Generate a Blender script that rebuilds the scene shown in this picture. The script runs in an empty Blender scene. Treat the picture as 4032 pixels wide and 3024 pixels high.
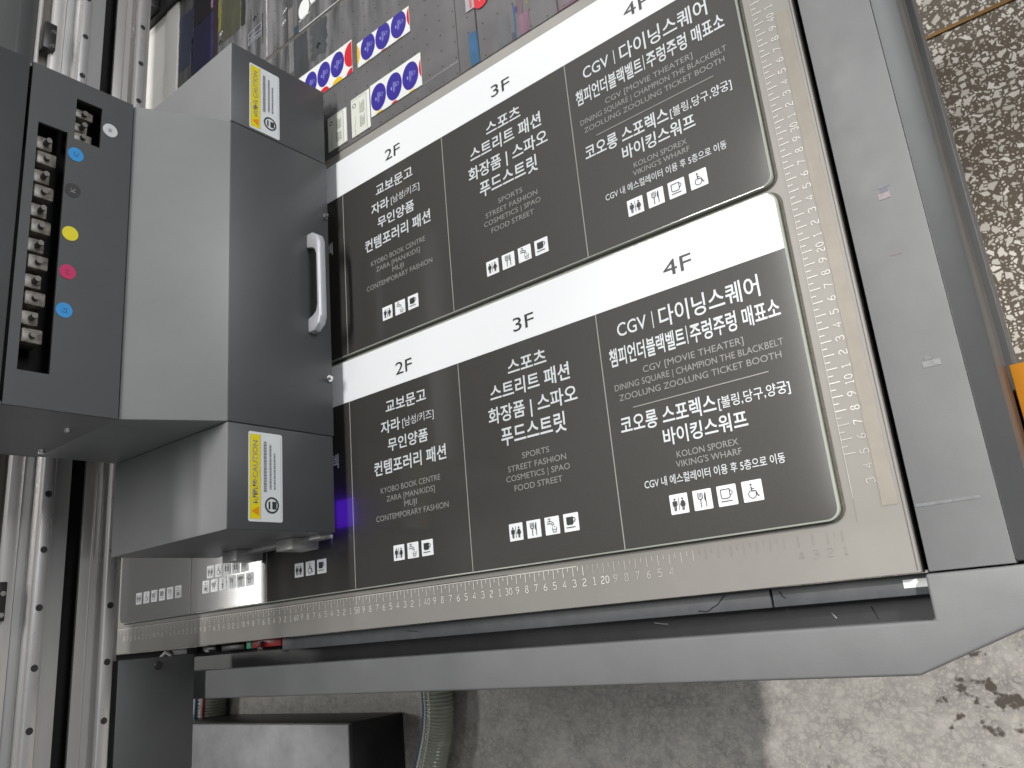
import bpy, bmesh, math, random, os
from mathutils import Vector, Matrix
random.seed(7)
S = bpy.context.scene
COL = S.collection

# ------------------------------------------------------------------ camera
cam_d = bpy.data.cameras.new("camera")
cam = bpy.data.objects.new("camera", cam_d); COL.objects.link(cam)
R0 = Vector((0.77418, -0.08939, -0.62662)); R1 = Vector((-0.24513, -0.95507, -0.16661)); R2 = Vector((-0.58357, 0.28259, -0.76131))
m3 = Matrix((R0, -R1, -R2)).transposed()
cam.matrix_world = Matrix.Translation((0.15919, -0.03904, 0.56657)) @ m3.to_4x4()
cam_d.sensor_width = 36.0
cam_d.lens = 36.0 * 3184.0 / 4032.0
cam_d.clip_start = 0.01; cam_d.clip_end = 100.0
cam_d.dof.use_dof = True; cam_d.dof.focus_distance = 0.72; cam_d.dof.aperture_fstop = 16.0
S.camera = cam

# ------------------------------------------------------------------ world and lamps (indoor, ceiling tubes, added soft light and floor spots)
W = bpy.data.worlds.new("World"); S.world = W; W.use_nodes = True
W.node_tree.nodes["Background"].inputs[0].default_value = (0.93, 0.97, 1.0, 1)
W.node_tree.nodes["Background"].inputs[1].default_value = 0.155

def tube(name, loc, sx, sy, power, col=(1, 0.985, 0.96), aim=None):
    d = bpy.data.lights.new(name, 'AREA'); d.shape = 'RECTANGLE'; d.size = sx; d.size_y = sy
    d.energy = power; d.color = col
    o = bpy.data.objects.new(name, d); COL.objects.link(o); o.location = loc
    if aim is not None:
        o.rotation_euler = (Vector(aim) - Vector(loc)).to_track_quat('-Z', 'Y').to_euler()
    return o
tube("ceiling_tube_near", (-0.50, 0.85, 2.05), 0.10, 1.3, 32)
tube("ceiling_tube_front", (-2.2, -1.0, 2.25), 0.12, 1.4, 5.5)
tube("added_soft_light", (2.9, 1.7, 0.55), 1.8, 1.1, 70, (0.97, 0.985, 1.0), (-0.5, 0.3, 0.25))  # unseen soft area lamp, added to brighten upright faces turned to the right
tube("ceiling_panel_behind", (-3.9, 0.27, 2.2), 0.40, 0.6, 28, (1, 0.985, 0.95))
tube("ceiling_tube_side", (1.95, 0.25, 2.05), 0.12, 1.2, 4)
tube("ceiling_tube_far", (-0.85, 2.7, 2.1), 1.3, 0.10, 22)
def added_spot(name, loc, aim, power, cone, blend, r):
    d = bpy.data.lights.new(name, 'SPOT'); d.energy = power; d.spot_size = math.radians(cone); d.spot_blend = blend; d.shadow_soft_size = r
    d.color = (1, 0.97, 0.93)
    o = bpy.data.objects.new(name, d); COL.objects.link(o); o.location = loc
    o.rotation_euler = (Vector(aim) - Vector(loc)).to_track_quat('-Z', 'Y').to_euler()
added_spot("added_floor_spot", (2.1, 1.05, 2.05), (0.12, -0.32, -0.75), 470, 30, 0.8, 0.035)  # added spot for the front floor, cone narrowed to spare the carriage
added_spot("added_floor_spot", (1.9, 2.0, 2.2), (0.33, 1.0, -0.75), 190, 30, 0.8, 0.06)  # second added spot, brightens the floor on the right

S.view_settings.view_transform = 'Standard'; S.view_settings.look = 'None'
S.view_settings.exposure = 0.12; S.view_settings.gamma = 1.0; S.view_settings.use_curve_mapping = False

# ------------------------------------------------------------------ helpers
def lin(c):
    return tuple(((v / 255.0) / 12.92 if v / 255.0 <= 0.04045 else ((v / 255.0 + 0.055) / 1.055) ** 2.4) for v in c)

class MB:
    """collects polygons of one mesh"""
    def __init__(s): s.v = []; s.f = []
    def poly(s, pts):
        b = len(s.v); s.v += [tuple(p) for p in pts]; s.f.append(tuple(range(b, b + len(pts))))
    def box(s, x0, x1, y0, y1, z0, z1):
        b = len(s.v)
        s.v += [(x0, y0, z0), (x1, y0, z0), (x1, y1, z0), (x0, y1, z0), (x0, y0, z1), (x1, y0, z1), (x1, y1, z1), (x0, y1, z1)]
        for q in ((3, 2, 1, 0), (4, 5, 6, 7), (0, 1, 5, 4), (1, 2, 6, 5), (2, 3, 7, 6), (3, 0, 4, 7)):
            s.f.append(tuple(b + i for i in q))
        return s
    def prism_y(s, prof, y0, y1):            # profile of (x, z), extruded along y
        n = len(prof); b = len(s.v)
        s.v += [(x, y0, z) for x, z in prof] + [(x, y1, z) for x, z in prof]
        s.f.append(tuple(b + i for i in range(n))); s.f.append(tuple(b + n + i for i in reversed(range(n))))
        for i in range(n):
            j = (i + 1) % n; s.f.append((b + j, b + i, b + n + i, b + n + j))
        return s
    def prism_x(s, prof, x0, x1):            # profile of (y, z), extruded along x
        n = len(prof); b = len(s.v)
        s.v += [(x0, y, z) for y, z in prof] + [(x1, y, z) for y, z in prof]
        s.f.append(tuple(b + i for i in range(n))); s.f.append(tuple(b + n + i for i in reversed(range(n))))
        for i in range(n):
            j = (i + 1) % n; s.f.append((b + j, b + i, b + n + i, b + n + j))
        return s
    def prism_z(s, prof, z0, z1):            # profile of (x, y), extruded along z
        n = len(prof); b = len(s.v)
        s.v += [(x, y, z0) for x, y in prof] + [(x, y, z1) for x, y in prof]
        s.f.append(tuple(b + i for i in reversed(range(n)))); s.f.append(tuple(b + n + i for i in range(n)))
        for i in range(n):
            j = (i + 1) % n; s.f.append((b + i, b + j, b + n + j, b + n + i))
        return s
    def cyl(s, p0, p1, r, n=16, r1=None):
        p0 = Vector(p0); p1 = Vector(p1); r1 = r if r1 is None else r1
        d = (p1 - p0).normalized(); u = d.orthogonal().normalized(); w = d.cross(u); b = len(s.v)
        for p, rr in ((p0, r), (p1, r1)):
            for i in range(n):
                a = 2 * math.pi * i / n; q = p + (u * math.cos(a) + w * math.sin(a)) * rr; s.v.append(tuple(q))
        s.f.append(tuple(b + i for i in reversed(range(n)))); s.f.append(tuple(b + n + i for i in range(n)))
        for i in range(n):
            j = (i + 1) % n; s.f.append((b + i, b + j, b + n + j, b + n + i))
        return s
    def tubeline(s, pts, r, n=10):
        pts = [Vector(p) for p in pts]; b0 = len(s.v); up = Vector((0, 0, 1))
        for k, p in enumerate(pts):
            d = (pts[min(k + 1, len(pts) - 1)] - pts[max(k - 1, 0)]).normalized()
            u = d.cross(up)
            if u.length < 1e-4: u = d.orthogonal()
            u.normalize(); w = u.cross(d); rr = r[k] if isinstance(r, (list, tuple)) else r
            for i in range(n):
                a = 2 * math.pi * i / n; s.v.append(tuple(p + (u * math.cos(a) + w * math.sin(a)) * rr))
        for k in range(len(pts) - 1):
            for i in range(n):
                j = (i + 1) % n; a = b0 + k * n
                s.f.append((a + i, a + j, a + n + j, a + n + i))
        s.f.append(tuple(b0 + i for i in reversed(range(n)))); e = b0 + (len(pts) - 1) * n
        s.f.append(tuple(e + i for i in range(n)))
        return s
    # flat drawing: M maps (u, v) -> world point
    def disc(s, M, u, v, r, n=20, ry=None):
        ry = r if ry is None else ry
        s.poly([M(u + r * math.cos(2 * math.pi * i / n), v + ry * math.sin(2 * math.pi * i / n)) for i in range(n)])
    def flat(s, M, pts): s.poly([M(u, v) for u, v in pts])
    def rect(s, M, u0, u1, v0, v1): s.flat(M, [(u0, v0), (u1, v0), (u1, v1), (u0, v1)])
    def ring(s, M, u, v, r, w, a0=0, a1=360, n=24):
        a0 = math.radians(a0); a1 = math.radians(a1)
        for i in range(n):
            t0 = a0 + (a1 - a0) * i / n; t1 = a0 + (a1 - a0) * (i + 1) / n
            s.flat(M, [(u + (r - w / 2) * math.cos(t0), v + (r - w / 2) * math.sin(t0)), (u + (r + w / 2) * math.cos(t0), v + (r + w / 2) * math.sin(t0)),
                       (u + (r + w / 2) * math.cos(t1), v + (r + w / 2) * math.sin(t1)), (u + (r - w / 2) * math.cos(t1), v + (r - w / 2) * math.sin(t1))])
    def stroke(s, M, pts, w, closed=False):
        P = [Vector((p[0], p[1])) for p in pts]; n = len(P)
        if n < 2: return
        L = []; Rr = []
        for i in range(n):
            a = P[i - 1] if (i > 0 or closed) else None; c = P[(i + 1) % n] if (i < n - 1 or closed) else None
            d1 = (P[i] - a).normalized() if a is not None else None; d2 = (c - P[i]).normalized() if c is not None else None
            if d1 is None: d = d2; k = 1.0
            elif d2 is None: d = d1; k = 1.0
            else:
                d = (d1 + d2)
                if d.length < 1e-6: d = d1
                d.normalize(); k = 1.0 / max(0.5, d.dot(d1))
            nn = Vector((-d.y, d.x)) * (w / 2) * k
            L.append(P[i] + nn); Rr.append(P[i] - nn)
        for i in range(n if closed else n - 1):
            j = (i + 1) % n
            s.flat(M, [tuple(Rr[i]), tuple(Rr[j]), tuple(L[j]), tuple(L[i])])
    def mesh(s, name, bevel=0.0, seg=2, smooth=False):
        me = bpy.data.meshes.new(name); me.from_pydata(s.v, [], s.f)
        if bevel > 0:
            bm = bmesh.new(); bm.from_mesh(me)
            bmesh.ops.remove_doubles(bm, verts=bm.verts, dist=1e-6)
            bmesh.ops.recalc_face_normals(bm, faces=bm.faces)
            es = [e for e in bm.edges if len(e.link_faces) == 2 and e.calc_face_angle(0) > 0.35]
            bmesh.ops.bevel(bm, geom=es, offset=bevel, segments=seg, profile=0.5, affect='EDGES', clamp_overlap=True)
            bm.to_mesh(me); bm.free()
            for p in me.polygons: p.use_smooth = True
            try: me.set_sharp_from_angle(angle=math.radians(30))
            except Exception: pass
        if smooth:
            for p in me.polygons: p.use_smooth = True
        me.update(); return me

def thing(name, label, cat, loc, group=None, kind=None):
    o = bpy.data.objects.new(name, None); COL.objects.link(o); o.empty_display_size = 0.02
    o.location = loc; o['label'] = label; o['category'] = cat
    if group: o['group'] = group
    return o
def rootloc(o):
    p = Vector(o.location)
    return p
def part(name, me, mat, parent, label=None, kind=None):
    """one mesh object, drawn in world coordinates, parented under a thing or a part"""
    if isinstance(me, MB): me = me.mesh(name)
    o = bpy.data.objects.new(name, me); COL.objects.link(o)
    if mat is not None and len(me.materials) == 0: me.materials.append(mat)
    if parent is not None:
        o.parent = parent
        if parent.type == 'EMPTY': o.matrix_parent_inverse = Matrix.Translation(-Vector(parent.location))
    if label: o['label'] = label
    if kind: o['kind'] = kind
    return o
def single(name, me, mat, label, cat, group=None):
    o = part(name, me, mat, None); o['label'] = label; o['category'] = cat
    if group: o['group'] = group
    return o
def structure(name, me, mat):
    o = part(name, me, mat, None); o['kind'] = 'structure'; return o

# ------------------------------------------------------------------ materials
def newmat(name):
    m = bpy.data.materials.new(name); m.use_nodes = True
    return m, m.node_tree.nodes, m.node_tree.links, m.node_tree.nodes["Principled BSDF"]
def mat(name, col, rough=0.5, metal=0.0, spec=0.5, noise=None, bump=None, coat=0.0, emit=None, stretch=(1, 1, 1), rnoise=None, trans=0.0, crough=0.08, cbump=False):
    """noise=(scale, amount[, second colour]); bump=(scale, strength, distance)"""
    m, N, L, B = newmat(name)
    B.inputs["Base Color"].default_value = (*col, 1); B.inputs["Roughness"].default_value = rough
    B.inputs["Metallic"].default_value = metal; B.inputs["Specular IOR Level"].default_value = spec
    B.inputs["Coat Weight"].default_value = coat; B.inputs["Coat Roughness"].default_value = crough
    B.inputs["Transmission Weight"].default_value = trans
    if emit: B.inputs["Emission Color"].default_value = (*emit[0], 1); B.inputs["Emission Strength"].default_value = emit[1]
    if noise or bump or rnoise:
        tc = N.new("ShaderNodeTexCoord"); mp = N.new("ShaderNodeMapping"); mp.inputs["Scale"].default_value = stretch
        L.new(tc.outputs["Object"], mp.inputs["Vector"])
    if noise:
        nz = N.new("ShaderNodeTexNoise"); nz.inputs["Scale"].default_value = noise[0]; nz.inputs["Detail"].default_value = 6; nz.inputs["Roughness"].default_value = 0.65
        L.new(mp.outputs[0], nz.inputs["Vector"])
        rp = N.new("ShaderNodeValToRGB"); a = noise[1]
        c0 = tuple(max(0, c * (1 - a)) for c in col); c1 = noise[2] if len(noise) > 2 else tuple(min(1, c * (1 + a)) for c in col)
        rp.color_ramp.elements[0].position = 0.3; rp.color_ramp.elements[1].position = 0.7
        rp.color_ramp.elements[0].color = (*c0, 1); rp.color_ramp.elements[1].color = (*c1, 1)
        L.new(nz.outputs["Fac"], rp.inputs["Fac"]); L.new(rp.outputs["Color"], B.inputs["Base Color"])
    if rnoise:
        n3 = N.new("ShaderNodeTexNoise"); n3.inputs["Scale"].default_value = rnoise[0]; n3.inputs["Detail"].default_value = 5
        L.new(mp.outputs[0], n3.inputs["Vector"])
        mr = N.new("ShaderNodeMapRange"); mr.inputs["From Min"].default_value = 0.3; mr.inputs["From Max"].default_value = 0.7
        mr.inputs["To Min"].default_value = max(0.02, rough - rnoise[1]); mr.inputs["To Max"].default_value = min(1, rough + rnoise[1])
        L.new(n3.outputs["Fac"], mr.inputs["Value"]); L.new(mr.outputs[0], B.inputs["Roughness"])
    if bump:
        n2 = N.new("ShaderNodeTexNoise"); n2.inputs["Scale"].default_value = bump[0]; n2.inputs["Detail"].default_value = 3
        L.new(mp.outputs[0], n2.inputs["Vector"])
        bp = N.new("ShaderNodeBump"); bp.inputs["Strength"].default_value = bump[1]; bp.inputs["Distance"].default_value = bump[2]
        L.new(n2.outputs["Fac"], bp.inputs["Height"]); L.new(bp.outputs[0], B.inputs["Normal"])
        if cbump: L.new(bp.outputs[0], B.inputs["Coat Normal"])
    return m

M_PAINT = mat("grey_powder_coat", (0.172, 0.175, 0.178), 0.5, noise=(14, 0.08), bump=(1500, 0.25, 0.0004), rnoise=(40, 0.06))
M_PAINT_AND_SHADE = mat("dark_grey_coat_and_shade", (0.045, 0.0462, 0.0475), 0.45, noise=(18, 0.12), bump=(1500, 0.2, 0.0004))  # dark paint of the leg plate; on the side shoulder it stands for shade
M_CARR = mat("carriage_grey_paint", (0.20, 0.205, 0.205), 0.42, noise=(10, 0.06), bump=(1700, 0.15, 0.0003))
M_CARR_D = mat("carriage_dark_paint", (0.060, 0.062, 0.064), 0.42, noise=(10, 0.06), bump=(1700, 0.15, 0.0003))
M_LEDGE = mat("ledge_dark_paint", (0.085, 0.088, 0.094), 0.5, noise=(60, 0.15), bump=(1200, 0.25, 0.0004))
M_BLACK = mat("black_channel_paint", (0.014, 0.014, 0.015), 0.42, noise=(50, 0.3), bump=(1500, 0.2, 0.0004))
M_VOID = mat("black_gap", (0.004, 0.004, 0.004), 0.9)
M_BED = mat("bed_aluminium", (0.300, 0.286, 0.264), 0.46, 0.12, noise=(9, 0.07), bump=(900, 0.08, 0.0003), rnoise=(25, 0.07))
M_BED_STRIP = mat("bed_worn_strip", (0.262, 0.236, 0.200), 0.5, 0.1, noise=(30, 0.12))
M_BED_TAPE = mat("bed_clear_tape", (0.340, 0.322, 0.294), 0.46, 0.12, noise=(50, 0.06))
M_MARK = mat("ruler_mark_white", (0.80, 0.77, 0.73), 0.5)
M_MARK_F = mat("ruler_mark_faint", (0.50, 0.47, 0.43), 0.45)
M_MARK_D = mat("ruler_mark_worn", (0.27, 0.25, 0.225), 0.45)
M_LINE_D = mat("ruler_dark_line", (0.06, 0.045, 0.045), 0.6)
M_INK = mat("black_ink", (0.022, 0.0195, 0.0165), 0.50, spec=0.5, noise=(2600, 0.5, (0.046, 0.041, 0.035)), bump=(2200, 0.25, 0.0005), coat=0.60, crough=0.11)
M_WHITE = mat("white_ink", (0.88, 0.895, 0.915), 0.34, spec=0.45)
M_TXT = mat("white_text_ink", (0.66, 0.69, 0.71), 0.4)
M_TXT_G = mat("grey_text_ink", (0.30, 0.293, 0.28), 0.45)
M_TXT_D = mat("dark_text_ink", (0.03, 0.032, 0.034), 0.4)
M_RIM = mat("acrylic_edge", (0.36, 0.39, 0.34), 0.15, coat=0.6)
M_FILM = mat("masking_film", (0.085, 0.078, 0.062), 0.6, noise=(700, 0.45))
M_VAC = None
M_METAL = mat("brushed_aluminium", (0.62, 0.605, 0.59), 0.34, 0.55, noise=(60, 0.06), stretch=(1, 0.02, 1), rnoise=(90, 0.08))
M_RAIL = mat("ground_steel_rail", (0.52, 0.505, 0.50), 0.28, 0.62, rnoise=(35, 0.06), stretch=(1, 0.15, 1))
M_BEAM = mat("beam_aluminium", (0.44, 0.44, 0.435), 0.42, 0.45, noise=(25, 0.08), stretch=(1, 0.05, 1))
M_CHROME = mat("polished_chrome", (0.75, 0.74, 0.73), 0.16, 1.0)
M_CAP = mat("black_plastic", (0.018, 0.017, 0.017), 0.4)
M_PALE = mat("pale_cover_sheet", (0.78, 0.755, 0.71), 0.55, noise=(20, 0.05))
M_CARD = mat("white_card", (0.80, 0.81, 0.79), 0.5)
M_CARD_C = mat("cream_card", (0.72, 0.73, 0.66), 0.5)
M_BLUE = mat("blue_print", (0.038, 0.022, 0.30), 0.35)
M_LBLUE = mat("pale_blue_print", (0.30, 0.33, 0.70), 0.4)
M_RED = mat("red_print", (0.66, 0.012, 0.025), 0.35)
M_YEL = mat("yellow_print", (0.80, 0.52, 0.0), 0.35)
M_LYEL = mat("label_yellow", (0.76, 0.63, 0.0), 0.35)
M_LWHITE = mat("label_white", (0.70, 0.72, 0.72), 0.35)
M_CYAN = mat("dot_cyan", (0.02, 0.28, 0.66), 0.35)
M_MAG = mat("dot_magenta", (0.55, 0.012, 0.12), 0.35)
M_DYEL = mat("dot_yellow", (0.78, 0.66, 0.01), 0.35)
M_DWHT = mat("dot_white", (0.62, 0.62, 0.62), 0.4)
M_DBLK = mat("dot_black", (0.02, 0.02, 0.022), 0.4)
M_GTXT = mat("label_grey_text", (0.26, 0.26, 0.28), 0.5)
M_BEIGE = mat("ink_damper_plastic", (0.135, 0.12, 0.10), 0.35, noise=(160, 0.6, (0.30, 0.27, 0.235)))
M_DAMP = mat("damper_metal", (0.17, 0.16, 0.15), 0.35, 0.5)
M_ORANGE = mat("orange_plastic", (0.52, 0.20, 0.006), 0.55, noise=(30, 0.08))
M_PCB = mat("red_board", (0.28, 0.012, 0.014), 0.35)
M_GREEN = mat("green_terminal", (0.02, 0.26, 0.14), 0.4)

# ------------------------------------------------------------------ floor (terrazzo)
FZ = -0.75
def terrazzo():
    m, N, L, B = newmat("terrazzo")
    tc = N.new("ShaderNodeTexCoord")
    wob = N.new("ShaderNodeTexNoise"); wob.inputs["Scale"].default_value = 40; wob.inputs["Detail"].default_value = 2
    L.new(tc.outputs["Object"], wob.inputs["Vector"])
    add = N.new("ShaderNodeVectorMath"); add.operation = 'MULTIPLY_ADD'; add.inputs[1].default_value = (0.012, 0.012, 0); L.new(wob.outputs["Color"], add.inputs[0]); L.new(tc.outputs["Object"], add.inputs[2])
    def chips(scale, lo, hi):
        v = N.new("ShaderNodeTexVoronoi"); v.voronoi_dimensions = '2D'; v.feature = 'DISTANCE_TO_EDGE'; v.inputs["Scale"].default_value = scale
        c = N.new("ShaderNodeTexVoronoi"); c.voronoi_dimensions = '2D'; c.feature = 'F1'; c.inputs["Scale"].default_value = scale
        L.new(add.outputs[0], v.inputs["Vector"]); L.new(add.outputs[0], c.inputs["Vector"])
        sp = N.new("ShaderNodeSeparateColor"); L.new(c.outputs["Color"], sp.inputs[0])
        mr = N.new("ShaderNodeMapRange"); mr.inputs["To Min"].default_value = lo; mr.inputs["To Max"].default_value = hi; L.new(sp.outputs[0], mr.inputs["Value"])
        sb = N.new("ShaderNodeMath"); sb.operation = 'SUBTRACT'; L.new(v.outputs["Distance"], sb.inputs[0]); L.new(mr.outputs[0], sb.inputs[1])
        st = N.new("ShaderNodeMapRange"); st.inputs["From Min"].default_value = 0.0; st.inputs["From Max"].default_value = 0.03; L.new(sb.outputs[0], st.inputs["Value"])
        return st.outputs[0], sp.outputs[1]
    m1, h1 = chips(82, 0.09, 0.54); m2, h2 = chips(180, 0.11, 0.54)
    mx = N.new("ShaderNodeMath"); mx.operation = 'MAXIMUM'; L.new(m1, mx.inputs[0]); L.new(m2, mx.inputs[1])
    # worn, dusty zone in front of the machine
    sx = N.new("ShaderNodeSeparateXYZ"); L.new(tc.outputs["Object"], sx.inputs[0])
    wn = N.new("ShaderNodeTexNoise"); wn.inputs["Scale"].default_value = 6; wn.inputs["Detail"].default_value = 8; L.new(tc.outputs["Object"], wn.inputs["Vector"])
    ya = N.new("ShaderNodeMath"); ya.operation = 'MULTIPLY_ADD'; ya.inputs[1].default_value = 0.25; L.new(wn.outputs["Fac"], ya.inputs[0]); L.new(sx.outputs["Y"], ya.inputs[2])
    wz = N.new("ShaderNodeMapRange"); wz.inputs["From Min"].default_value = 0.25; wz.inputs["From Max"].default_value = 0.0; L.new(ya.outputs[0], wz.inputs["Value"])
    def rgb(a, b, fac):
        r = N.new("ShaderNodeMix"); r.data_type = 'RGBA'; L.new(fac, r.inputs[0])
        for k, x in ((6, a), (7, b)):
            if isinstance(x, tuple): r.inputs[k].default_value = (*x, 1)
            else: L.new(x, r.inputs[k])
        return r.outputs[2]
    chipc = rgb((0.46, 0.425, 0.37), (0.72, 0.68, 0.62), h1)
    clean = rgb((0.118, 0.094, 0.069), chipc, mx.outputs[0])
    wn2 = N.new("ShaderNodeTexNoise"); wn2.inputs["Scale"].default_value = 30; wn2.inputs["Detail"].default_value = 12; wn2.inputs["Roughness"].default_value = 0.74; L.new(tc.outputs["Object"], wn2.inputs["Vector"])
    r2 = N.new("ShaderNodeMapRange"); r2.inputs["From Min"].default_value = 0.3; r2.inputs["From Max"].default_value = 0.7; L.new(wn2.outputs["Fac"], r2.inputs["Value"])
    dusty = rgb((0.225, 0.212, 0.195), (0.52, 0.492, 0.455), r2.outputs[0])
    mm = N.new("ShaderNodeMath"); mm.operation = 'MULTIPLY'; mm.inputs[1].default_value = 0.34; L.new(mx.outputs[0], mm.inputs[0])
    worn = rgb(dusty, (0.62, 0.58, 0.52), mm.outputs[0])
    # dark oil spots
    sp = N.new("ShaderNodeTexNoise"); sp.inputs["Scale"].default_value = 48; sp.inputs["Detail"].default_value = 4; L.new(tc.outputs["Object"], sp.inputs["Vector"])
    gx = N.new("ShaderNodeVectorMath"); gx.operation = 'DISTANCE'; gx.inputs[1].default_value = (-0.09, -0.195, FZ); L.new(tc.outputs["Object"], gx.inputs[0])
    gr = N.new("ShaderNodeMapRange"); gr.inputs["From Min"].default_value = 0.03; gr.inputs["From Max"].default_value = 0.11; gr.inputs["To Min"].default_value = 0.17; gr.inputs["To Max"].default_value = 0.0; L.new(gx.outputs["Value"], gr.inputs["Value"])
    sa = N.new("ShaderNodeMath"); sa.operation = 'ADD'; L.new(sp.outputs["Fac"], sa.inputs[0]); L.new(gr.outputs[0], sa.inputs[1])
    sr = N.new("ShaderNodeMapRange"); sr.inputs["From Min"].default_value = 0.70; sr.inputs["From Max"].default_value = 0.76; L.new(sa.outputs[0], sr.inputs["Value"])
    worn2 = rgb(worn, (0.10, 0.085, 0.07), sr.outputs[0])
    fin = rgb(clean, worn2, wz.outputs[0])
    L.new(fin, B.inputs["Base Color"]); B.inputs["Roughness"].default_value = 0.45
    return m
M_FLOOR = terrazzo()
mb = MB(); mb.poly([(-6, -4, FZ), (4, -4, FZ), (4, 6, FZ), (-6, 6, FZ)])
floor = structure("floor", mb, M_FLOOR)
M_BRASS = mat("brass_divider", (0.22, 0.12, 0.03), 0.4, 0.3)
part("divider_strip", MB().box(-6, 4, 0.797, 0.803, FZ, FZ + 0.003), M_BRASS, floor, "brown brass strip set into the terrazzo")

# ------------------------------------------------------------------ printer base with its bed
base = thing("flatbed_printer_base", "grey flatbed printer base with aluminium bed, engraved rulers and painted frame", "printer", (-0.5, 0.45, -0.5))
BL = -1.6; BT = 1.0
bed = part("bed", MB().box(BL, 0.0330, -0.0315, BT, -0.012, 0.0).mesh("bed", 0.0007), M_BED, base, "bare aluminium bed with ruler scales")
part("bed_core", MB().box(BL, 0.028, -0.026, BT - 0.01, -0.17, -0.0125), M_VOID, base)
part("base_cabinet", MB().box(BL, -0.18, 0.05, 0.95, FZ + 0.02, -0.171), M_PAINT_AND_SHADE, base)
# painted frame on the right; shoulder and side carry shade in their colour
prof = [(0.0375, -0.02), (0.0375, 0.0), (0.0852, 0.0), (0.0852, -0.02)]
part("side_frame", MB().prism_y(prof, -0.0316, 1.3).mesh("side_frame", 0.0006, 2), M_PAINT, base)
part("side_shoulder", MB().prism_y([(0.0854, -0.0003), (0.1000, -0.0190), (0.1000, -0.0500), (0.0854, -0.0500)], -0.0305, 1.3).mesh("side_shoulder", 0.0012, 2), M_PAINT_AND_SHADE, base, "sloping shoulder of the side frame, coloured darker for shade")  # same frame paint in truth; shade on the slope put into the colour
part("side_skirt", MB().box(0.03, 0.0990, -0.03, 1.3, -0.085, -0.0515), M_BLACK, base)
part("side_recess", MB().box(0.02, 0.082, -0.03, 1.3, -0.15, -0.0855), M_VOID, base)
part("lower_skirt", MB().box(0.02, 0.0985, -0.03, 1.3, -0.180, -0.151).mesh("lower_skirt", 0.001), M_PAINT_AND_SHADE, base)
corner = [(0.0345, -0.0327), (0.0345, -0.0605), (BL, -0.0605), (BL, -0.0925), (0.019, -0.0925), (0.0800, -0.0690), (0.100, -0.0600), (0.100, -0.0327)]
part("front_rail", MB().prism_z(list(reversed(corner)), -0.05, -0.0002).mesh("front_rail", 0.002, 3), M_PAINT, base)
part("seam_liner", MB().box(0.0345, 0.099, -0.0335, -0.0295, -0.04, -0.012), M_VOID, base)
part("channel_floor", MB().box(BL, 0.034, -0.0606, -0.044, -0.06, -0.028), M_BLACK, base)
part("ledge", MB().box(-0.0695, 0.034, -0.0450, -0.0318, -0.045, -0.011).mesh("ledge", 0.0006), M_LEDGE, base)
part("ledge", MB().box(-0.641, -0.0711, -0.0450, -0.0318, -0.045, -0.011).mesh("ledge", 0.0006), M_LEDGE, base)
part("gap_liner", MB().box(0.031, 0.0374, -0.03, 1.0, -0.05, -0.018), M_VOID, base)
# electronics that show in the open slot under the bed edge
slot = part("slot_tray", MB().box(-1.3, -0.6415, -0.052, -0.0318, -0.05, -0.030), M_VOID, base)
cb = part("connector_board", MB().box(-0.7065, -0.6505, -0.0398, -0.0285, -0.0298, -0.016).mesh("cb", 0.0006), M_PCB, base, "dark red connector block")
part("terminal", MB().box(-0.7165, -0.7068, -0.0400, -0.0295, -0.0298, -0.015).mesh("tm", 0.0006), M_GREEN, cb, "green screw terminal")
part("coax_nut", MB().cyl((-0.684, -0.036, -0.016), (-0.682, -0.0415, -0.010), 0.0042, 6, 0.0038).cyl((-0.682, -0.0415, -0.010), (-0.681, -0.044, -0.008), 0.0022, 12), M_CHROME, cb)
part("cable_plug", MB().box(-0.775, -0.727, -0.0402, -0.0330, -0.0298, -0.019).mesh("plug", 0.001), M_CAP, base)
part("cable_plug", MB().box(-0.815, -0.786, -0.0385, -0.0330, -0.0298, -0.018).mesh("plug2", 0.001), M_CAP, base)
part("slot_bracket", MB().box(-0.90, -0.845, -0.0395, -0.0322, -0.029, -0.014).mesh("br", 0.0006), M_PAINT, base)
part("cable_clip", MB().tubeline([(-0.905, -0.040, -0.013), (-0.888, -0.0345, -0.010), (-0.878, -0.040, -0.013)], 0.0022, 8), M_CARD, base)
part("indicator_lamp", MB().box(-0.806, -0.798, -0.0395, -0.0365, -0.018, -0.0155).mesh("il", 0.0008), M_CARD, base)
part("end_label", MB().box(0.0185, 0.0335, -0.0402, -0.0350, -0.0110, -0.0104), M_CARD, base, "small blank white sticker in the frame corner")

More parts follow.
